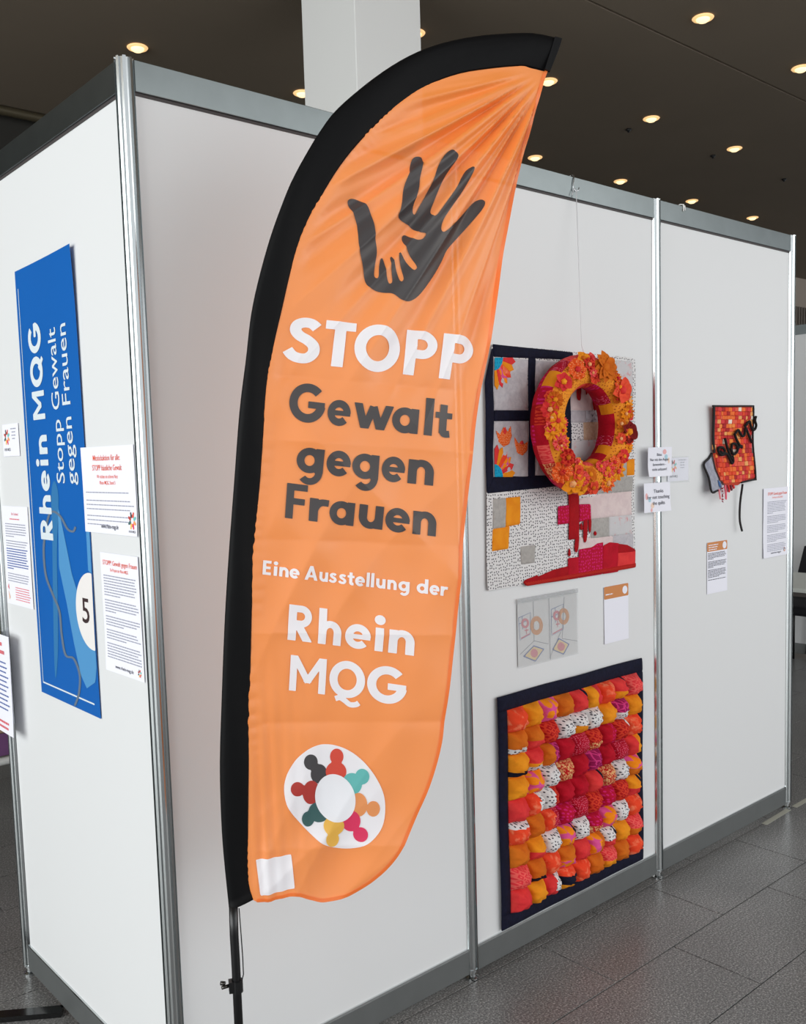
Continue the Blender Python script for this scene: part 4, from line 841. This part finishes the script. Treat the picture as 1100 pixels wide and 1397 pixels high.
for k in range(NP):
    a0, a1 = 360*k/NP, 360*(k+1)/NP
    tor_patch('side_patch', rd(a0), rd(a1), rd(-8), rd(40), WS[(k*5+2) % 12], 5, 5, .05); tor_patch('rim_patch', rd(a0), rd(a1), rd(-55), rd(-8), [fC, fblood, fM][k % 3], 5, 4, .03)
    tor_patch('inner_patch', rd(a0), rd(a1), rd(140), rd(192), [fC, fD, fO, fS, fP, fT, fC, fO, fM][(k*2) % 9], 5, 5, .05); tor_patch('inner_rim', rd(a0), rd(a1), rd(192), rd(235), [fC, fblood, fM][k % 3], 5, 4, .03)
def flower(P, nrm, R, kind, mp, mc, seed):
    r = random.Random(seed); nrm = np.asarray(nrm, float); nrm /= np.linalg.norm(nrm); a = np.cross(nrm, [0, 0, 1.]); a /= np.linalg.norm(a); b_ = np.cross(nrm, a); ph = r.random()*6
    mb = MB()
    if kind == 'ruffle':
        n, m_ = 54, 5; pl = r.choice((8, 9, 11)); 
        v = [P+nrm*.006]
        for j in range(1, m_+1):
            for i in range(n):
                t_ = 2*math.pi*i/n; s_ = j/m_; rr = R*s_*(1+.13*s_*abs(math.sin(pl*t_/2+ph))-.05); h = .005+R*.30*s_*(1-.75*s_)+R*.17*s_*math.sin(pl*t_+ph+s_)
                v.append(P+rr*(math.cos(t_)*a+math.sin(t_)*b_)+nrm*h)
        f = [(0, 1+i, 1+(i+1) % n) for i in range(n)]+[(1+(j-1)*n+i, 1+j*n+i, 1+j*n+(i+1) % n, 1+(j-1)*n+(i+1) % n) for j in range(1, m_) for i in range(n)]
        mb.add(v, f)
    else:
        k = 6 if kind == 'pointed' else 11; layers = 1 if kind == 'pointed' else 2
        for L_ in range(layers):
            for q in range(k):
                t_ = 2*math.pi*(q+.5*L_)/k+ph; d = math.cos(t_)*a+math.sin(t_)*b_; s_ = -math.sin(t_)*a+math.cos(t_)*b_; RL = R*(1-.25*L_)*(1+.12*(r.random()-.5)); W_ = RL*(.44 if k == 6 else .30); v = []; NI, NJ = 7, 4
                for i in range(NI+1):
                    x = i/NI; wd = W_*math.sin(math.pi*min(1, x*.93+.07))**.8
                    for j in range(NJ+1):
                        y = 2*j/NJ-1; v.append(P+d*(RL*x)+s_*(wd*y)+nrm*(.005+L_*.005+RL*(.34*x*(1-x)+.10*x)+.30*wd*(y*y)+.10*RL*math.sin(q*2.1)*x))
                mb.add(v, [(i*(NJ+1)+j, i*(NJ+1)+j+1, (i+1)*(NJ+1)+j+1, (i+1)*(NJ+1)+j) for i in range(NI) for j in range(NJ)])
    o = mb.build('flower', mp, wre, True)
    rc = R*.30; vs = []; n = 14
    for j in range(5):
        for i in range(n): e = j/4*math.pi/2; t_ = 2*math.pi*i/n; k2 = 1+.12*math.sin(5*t_+seed); vs.append(P+nrm*(.007+R*.10+rc*.75*math.cos(e))+rc*k2*math.sin(e)*(math.cos(t_)*a+math.sin(t_)*b_))
    obj('flower_centre', vs, [(j*n+i, (j+1)*n+i, (j+1)*n+(i+1) % n, j*n+(i+1) % n) for j in range(4) for i in range(n)], mc, o, True)
fmar = fabric('maroon_cotton', (128, 22, 20), (112, 18, 18), 'noise', 40, .5); fcor = fabric('bright_coral', (240, 90, 56), (228, 72, 50), 'noise', 40, .5); fyel = fabric('yellow_orange_cotton', (246, 164, 40), (236, 140, 30), 'noise', 60, .5); fpea = fabric('peach_cotton', (248, 190, 130), (240, 150, 90), 'noise', 90, .5); ford = fabric('orange_red_dots', (236, 92, 34), (250, 180, 120), 'dots', 170, .2)
FLW = [(505, 258, 62, 'ruffle', ford, fS), (598, 218, 45, 'pointed', fD, fpea), (715, 240, 100, 'big', fB, fB), (405, 355, 62, 'pointed', fS, fyel), (345, 495, 50, 'ruffle', fB, fO), (262, 552, 52, 'ruffle', fS, fpea), (350, 660, 52, 'ruffle', fyel, fS), (325, 755, 46, 'ruffle', fyel, fO), (368, 830, 50, 'ruffle', fT, fD), (850, 420, 84, 'pointed', fcor, fS), (818, 322, 28, 'ruffle', fD, fC), (905, 590, 42, 'ruffle', fB, fS), (905, 748, 74, 'pointed', fmar, fyel), (918, 868, 38, 'ruffle', fyel, fO), (868, 940, 44, 'ruffle', fS, fyel), (828, 1058, 56, 'ruffle', fyel, fT), (742, 1042, 52, 'ruffle', fT, fO), (755, 1150, 58, 'ruffle', ford, fpea), (500, 1065, 52, 'pointed', fcor, fS), (545, 1115, 46, 'ruffle', fT, fO), (392, 1095, 66, 'ruffle', ford, fD), (425, 950, 52, 'ruffle', fD, fB), (470, 1215, 76, 'pointed', fO, fpea), (640, 1185, 48, 'pointed', fcor, fB), (570, 118, 48, 'pointed', fO, fB), (600, 1085, 54, 'pointed', fB, fO), (790, 150, 30, 'ruffle', fB, fO), (930, 500, 30, 'pointed', fcor, fS), (560, 1225, 44, 'pointed', fyel, fB)]
for i, (x, y, rp, kd, mp, mc) in enumerate(FLW):
    P = onY(700+x/5.79, 460+y/5.79, WY-Wr*1.0); q = P-WC; ph = math.atan2(q[2], q[0]); rr = math.hypot(q[0], q[2]); c = np.clip((rr-WR)/Wr, -.72, .72); th = math.acos(c)
    S_ = tor(ph, th, 1.0); nr = tor(ph, th, 2.)-S_; nr = nr/np.linalg.norm(nr)*.6+np.array([-.25, -.75, 0]); flower(S_, nr, rp/5.79/452*1.36, kd, mp, mc, i+1)
r = random.Random(21)
for k in range(40):
    ph = r.random()*6.283; th = math.acos(r.uniform(-.6, .75)); S_ = tor(ph, th, 1.0); nr = tor(ph, th, 2.)-S_; nr = nr/np.linalg.norm(nr)*.7+np.array([-.15, -.6, 0])
    flower(S_, nr, r.uniform(.014, .024), r.choice(('ruffle', 'ruffle', 'pointed')), r.choice((fyel, fB, ford, fT, fcor, fO)), r.choice((fS, fyel, fpea, fD)), 100+k)
# thread and hooks
m_thr = smat('white_thread', (232, 232, 236), rough=.6); m_wire = smat('bright_wire', (215, 216, 220), rough=.2, metal=1.)
hx = onY(783, 252, -.013)[0]
hk = thing('s_hook', 'bright wire S-hook over the top rail holding the wreath thread', 'hook', (hx, -.013, 2.44))
MB().tube([(hx+.004, .014, 2.492), (hx+.004, .0135, 2.5035), (hx+.004, 0, 2.5075), (hx+.003, -.0125, 2.5035), (hx-.001, -.0145, 2.49), (hx-.006, -.0145, 2.468), (hx-.004, -.016, 2.458), (hx+.004, -.018, 2.453), (hx+.014, -.020, 2.457), (hx+.018, -.020, 2.466)], .0016, 8).build('wire', m_wire, hk, True)
MB().tube([(hx+.004, -.019, 2.4545), (hx-.004, -.0175, 2.461), (hx-.012, -.018, 2.446), (hx-.015, -.018, 2.438)], .0011, 6).build('thread_knot', m_thr, hk, True)
th_ = MB().tube([(hx+.004, -.0195, 2.453), (WC[0]+.004, WC[1], WC[2]+WR+Wr+.03), (WC[0]+.012, WC[1]-.005, WC[2]+WR+Wr-.001)], .0015, 6).build('hanging_thread', m_thr, None, True); tag(th_, 'thin white thread from the S-hook down to the wreath', 'thread')
hx2 = onY(933, 290, -.013)[0]
o = MB().tube([(hx2, .0140, 2.488), (hx2, .0138, 2.5030), (hx2, .002, 2.508), (hx2, -.0125, 2.5045), (hx2-.003, -.0140, 2.480)], .0026, 8).tube([(hx2+.006, -.0135, 2.502), (hx2+.008, -.0140, 2.484)], .0022, 8).build('rail_clip', m_white, None, True)
tag(o, 'small white clip over the top rail of the rightmost panel', 'clip')
# ================================================================== SMALL ORANGE QUILT
SF = wall_frame(0, 0, -.016); fr = wall_frame(0, 0, -.0045)
def su(pts): return SF.uvs(pts, 950, 540, 6.98)
body = su([(145, 92), (538, 92), (545, 200), (550, 400), (555, 600), (565, 800), (415, 830), (400, 852), (260, 852), (200, 790), (172, 700), (165, 570), (158, 300)])
ulo, uhi = body[:, 0].min(), body[:, 0].max(); vlo, vhi = body[:, 1].min(), body[:, 1].max()
fr.disp = lambda u, v: .010+.003*math.sin(u*30)+.022*max(0, 1-(v-vlo)/.16)**2*max(0, 1-(u-ulo)/.2)+.004*math.sin(v*22)
sq = thing('small_quilt', 'small orange patchwork quilt with black script cord and torn open corner', 'quilt', tuple(fr.pt(body[:, 0].mean(), vlo)))
v_, f_, _ = march_ops([('+', body)], .012); obj('backing', [fr.pt(a, b_, -.002) for a, b_ in v_], f_, smat('dark_red_lining', (186, 58, 36), rough=.9), sq, True)
SP = [smat('scrap_%d' % i, c, rough=.85, noise=.12, nscale=120, bump=.3, bscale=260) for i, c in enumerate([(226, 70, 34), (238, 112, 44), (204, 44, 38), (244, 140, 62), (190, 36, 36), (230, 92, 66), (216, 58, 60), (236, 164, 96), (172, 28, 32), (240, 226, 208)])]
mb = MB(); r = random.Random(11); v = vhi-.009; k_ = 0
while v > vlo:
    hgt = r.uniform(.013, .021); u = ulo+.010+r.uniform(-.008, 0)
    while u < uhi-.008:
        wd = r.uniform(.014, .034); a, b_ = max(u, ulo+.010), min(u+wd, uhi-.006)
        if b_-a > .004 and poly_sdf(np.array([[(a+b_)/2, v-hgt/2]]), body)[0] < -.006:
            g = .0002; h = .0012+.0018*r.random(); t_ = r.uniform(-.0015, .0015)
            A = [(a+g, v-hgt+g+t_), (b_-g, v-hgt+g), (b_-g, v-g+t_), (a+g, v-g)]; vs = [fr.pt(x, y, -.001) for x, y in A]+[fr.pt(x+(.5*(a+b_)-x)*.12, y+(v-hgt/2-y)*.12, h) for x, y in A]
            mi = r.choices(range(10), [9, 7, 7, 5, 5, 6, 6, 3, 3, .8])[0]; mb.add(vs, [(4, 5, 6, 7), (0, 1, 5, 4), (1, 2, 6, 5), (2, 3, 7, 6), (3, 0, 4, 7)], mi)
        u += wd
    v -= hgt
mb.build('patchwork', SP, sq, kind='stuff')
m_bind = smat('black_binding', (24, 18, 20), rough=.8)
def band(name, pts, wd, m, par, w=.003, th=.003, n=4):
    p = catmull(su(pts), n=n); L_ = stroke(p, wd); k = len(p); mb = MB()
    fr_ = [fr.pt(a, b_, w+th) for a, b_ in L_]; bk = [fr.pt(a, b_, w-.003) for a, b_ in L_]; n2 = 2*k
    mb.add(fr_+bk, [(i, i+1, n2-2-i, n2-1-i) for i in range(k-1)]+[(i, (i+1) % n2, n2+(i+1) % n2, n2+i) for i in range(n2)]); return mb.build(name, m, par)
band('binding', [(140, 97), (300, 98), (538, 97)], .006, m_bind, sq); band('binding', [(152, 92), (160, 300), (168, 545)], .009, m_bind, sq); band('binding', [(540, 92), (549, 300), (555, 600), (562, 802)], .006, m_bind, sq); band('binding', [(415, 824), (490, 808), (566, 796)], .007, m_bind, sq)
# torn corner: grey lining folded out, its binding, fringe and ribbons
fr0 = fr; flap = su([(165, 550), (130, 600), (82, 660), (102, 780), (100, 912), (180, 904), (262, 888), (215, 800), (178, 700)])
flp = puffed('lining_flap', fr, [('+', flap)], .008, fabric('grey_lining', (170, 172, 184), (150, 152, 166), 'noise', 60, .5), sq, .004, .008, -.012)
band('flap_binding', [(168, 545), (135, 595), (82, 655), (100, 780), (98, 915), (150, 905), (190, 898)], .006, m_bind, flp, -.009)
qv = puffed('blue_scrap', fr, [('+', su([(180, 800), (215, 830), (205, 880), (185, 860)]))], .005, smat('blue_scrap', (60, 96, 150), rough=.9), sq, .002, .004, -.006)
for k, p in enumerate(([(268, 850), (275, 895), (270, 912)], [(292, 850), (305, 890), (300, 915)], [(320, 850), (330, 885), (335, 898)], [(345, 850), (352, 868), (358, 878)])): band('fringe', p, .008, [smat('maroon_fringe', (122, 36, 50), rough=.9), fS][k % 2], sq, -.003)
band('ribbon', [(218, 850), (212, 920), (198, 970), (186, 1010)], .010, fabric('red_dot_ribbon', (232, 226, 232), (170, 30, 50), 'dots', 90, .3), sq, -.002); band('ribbon', [(250, 850), (254, 930), (246, 985)], .008, smat('neon_pink', (255, 110, 130), rough=.7), sq, -.001); band('ribbon', [(172, 890), (168, 940), (166, 985)], .005, smat('pink_thread', (250, 150, 160), rough=.8), sq, -.004)
lr = band('long_ribbon', [(416, 840), (408, 960), (404, 1080), (402, 1180), (408, 1240), (416, 1288)], .0065, m_bind, sq, .008)
tag(lr, 'long black ribbon trailing below the quilt')
mb = MB()
for pth in ([(250, 560), (214, 562), (190, 525), (200, 494), (240, 492), (262, 520), (248, 548), (212, 530)], [(248, 548), (284, 556), (304, 606), (318, 642), (332, 622), (330, 570)], [(268, 405), (284, 470), (302, 540), (322, 606)], [(318, 500), (340, 558), (376, 520), (366, 462), (334, 462), (324, 520)], [(356, 372), (372, 420), (396, 470), (416, 495)], [(352, 372), (380, 328), (398, 352), (420, 384), (440, 372), (448, 300)], [(440, 285), (466, 330), (496, 388), (522, 442)], [(446, 284), (486, 244), (502, 276), (524, 318), (548, 322), (560, 282), (545, 236), (552, 196)], [(376, 510), (398, 480), (416, 480)]):
    q = catmull(su(pth), n=5); mb.tube([fr.pt(a, b_, .011) for a, b_ in q], .0052, 8)
mb2 = mb.build('script_cord', smat('black_yarn', (16, 13, 14), rough=.95, bump=.6, bscale=500), sq, True, kind='stuff'); tag(mb2, 'thick black cord spelling Stopp in script')
# ================================================================== FLOOR DETAILS
m_tape = smat('pale_floor_tape', (176, 176, 164), rough=.7)
def strip(p, q, wd, label):
    p, q = np.array(p), np.array(q); d = q-p; d /= np.linalg.norm(d); n_ = np.array([-d[1], d[0]])*wd/2
    c = [p+n_, p-n_, q-n_, q+n_]; o = MB().add([(x, y, .0002) for x, y in c]+[(x, y, .0009) for x, y in c], [(4, 5, 6, 7), (0, 1, 5, 4), (1, 2, 6, 5), (2, 3, 7, 6), (3, 0, 4, 7)]).build('floor_tape', m_tape); tag(o, label, 'tape', 'tape marks on the floor')
a = onZ(1043, 1124.5); b = onZ(1076, 1104.5); strip(a[:2], b[:2], .024, 'pale tape strip on the floor just left of the end post foot')
a = onZ(1084, 1101); b = onZ(1112, 1085); strip(a[:2], b[:2], .024, 'pale tape strip on the floor right of the end post foot')
pb = thing('stand_foot', 'black flat bar lying on the floor against the left panel', 'stand', (-.3, .83, 0))
p, q = np.array([-.016, .706]), np.array([-.70, 1.17]); p = onZ(91, 1381)[:2]; p[0] = -.013; q = onZ(0, 1391)[:2]; d = (q-p)/np.linalg.norm(q-p); n_ = np.array([-d[1], d[0]])
o = MB().obox([*(p+d*.35), .009], [*d*.35, 0], [*n_*.019, 0], [0, 0, .008]); o.build('bar', smat('gloss_black_bar', (10, 10, 11), rough=.15), pb)
MB().obox([*(p+d*.62), .05], [*d*.02, 0], [*n_*.014, 0], [0, 0, .035]).build('socket', m_black, pb)
# ================================================================== BEHIND THE BOOTH, RIGHT
t = thing('partition_panel', 'white partition panel of another booth far behind the end post', 'partition', (6.0, 1.4, 0))
MB().box((5.997, .35, .1), (6.003, 2.6, 2.43)).build('sheet', m_panel, t); MB().box((5.988, .35, 2.43), (6.012, 2.6, 2.5)).build('top_rail', m_beam, t); MB().box((5.99, .35, .02), (6.01, 2.6, .1)).build('bottom_rail', m_alu, t)
for y in (.33, 2.62): MB().prism(post_profile(6.0, y), .0, 2.5).build('post', m_alu, t)
t = thing('table', 'white table with pink scraps of pattern beyond the end post', 'table', (4.95, .75, 0))
MB().box((4.6, .05, .715), (5.32, 1.45, .74), .004).build('table_top', smat('table_white', (214, 218, 212), rough=.5), t)
MB().box((4.605, .06, .690), (5.315, 1.44, .715)).build('apron', smat('dark_edge', (74, 68, 64), rough=.6), t)
for x in (4.66, 5.26):
    for y in (.12, 1.38): MB().tube([(x, y, 0), (x, y, .69)], .014, 10).build('leg', m_alu, t, True)
r = random.Random(3)
for k in range(9):
    x, y = r.uniform(4.7, 5.2), r.uniform(.45, 1.3); c = (x, y, .742)
    o = MB().add([(x-.06, y, .7408), (x, y-.03, .7408), (x+.07, y+.01, .7408), (x+.01, y+.04, .7408)], [(0, 1, 2, 3)]).add([(x-.06, y, .7415), (x, y-.03, .7415), (x+.07, y+.01, .7415), (x+.01, y+.04, .7415)], [(0, 1, 2, 3)]).build('printed_motif', smat('dusty_pink', (206, 168, 152), rough=.8), t)
cyy = onX(1094, 760, 5.86)[1]; cx, cy = 5.62, cyy-.23
t = thing('chair', 'black upholstered chair behind the white table, right edge', 'chair', (cx, cy, 0))
m_cf = smat('black_upholstery', (22, 22, 28), rough=.8)
MB().box((cx-.24, cy-.24, .42), (cx+.22, cy+.30, .49), .025).build('seat', m_cf, t, True)
mb = MB()
zb = onX(1094, 745, 5.87)[2]
mb.add([(5.80, cy-.21, .50), (5.80, cy+.27, .50), (5.88, cy+.22, zb), (5.88, cy-.21, zb), (5.84, cy-.21, .50), (5.84, cy+.27, .50), (5.915, cy+.22, zb), (5.915, cy-.21, zb)], [(0, 1, 2, 3), (7, 6, 5, 4), (0, 4, 5, 1), (1, 5, 6, 2), (2, 6, 7, 3), (3, 7, 4, 0)]); mb.build('backrest', m_cf, t)
for sx, sy in ((-1, -1), (-1, 1), (1, -1), (1, 1)): MB().tube([(cx+sx*.20, cy+.03+sy*.24, .43), (cx+sx*.26, cy+.03+sy*.27, 0)], .013, 10).build('leg', m_black, t, True)
# ================================================================== BEHIND THE BOOTH, LEFT
YB = 2.3; p0 = onY(-40, 1035, YB); p1 = onY(40, 660, YB)
t = thing('hanging_quilt', 'purple and beige patchwork quilt on a white rail beyond the left post', 'quilt', (p0[0], YB, p0[2]))
x0, x1 = p0[0]-.35, p1[0]+.25; z0, z1 = p0[2]-.02, p1[2]+.05
MB().box((x0, YB, z0), (x1, YB+.012, z1)).build('backing', smat('beige_backing', (150, 128, 110), rough=.9), t)
pal = [(150, 120, 92), (186, 166, 130), (112, 66, 118), (128, 84, 134), (190, 160, 132), (160, 96, 70), (118, 116, 92), (60, 82, 150)]; r = random.Random(8); nz = int((z1-z0)/.10); nx = int((x1-x0)/.10)
for j in range(nz):
    for i in range(nx):
        lowp = j < nz*.35; c = r.choice([2, 3, 1, 4, 2] if lowp else [0, 1, 4, 5, 6, 0]); xa, za = x0+(x1-x0)*i/nx, z0+(z1-z0)*j/nz
        MB().box((xa+.002, YB-.008, za+.002), (xa+(x1-x0)/nx-.002, YB, za+(z1-z0)/nz-.002), .003).build('patch', smat('quilt_scrap_%d' % c, pal[c], rough=.9, noise=.15, nscale=60), t)
MB().tube([(x0-.1, YB+.02, z0-.03), (x1+.1, YB+.02, z0-.03)], .018, 10).build('rail', m_white, t, True)
for x in (x0-.05, x1+.05): MB().tube([(x, YB+.02, 0), (x, YB+.02, z1)], .015, 10).build('stand_leg', m_white, t, True)
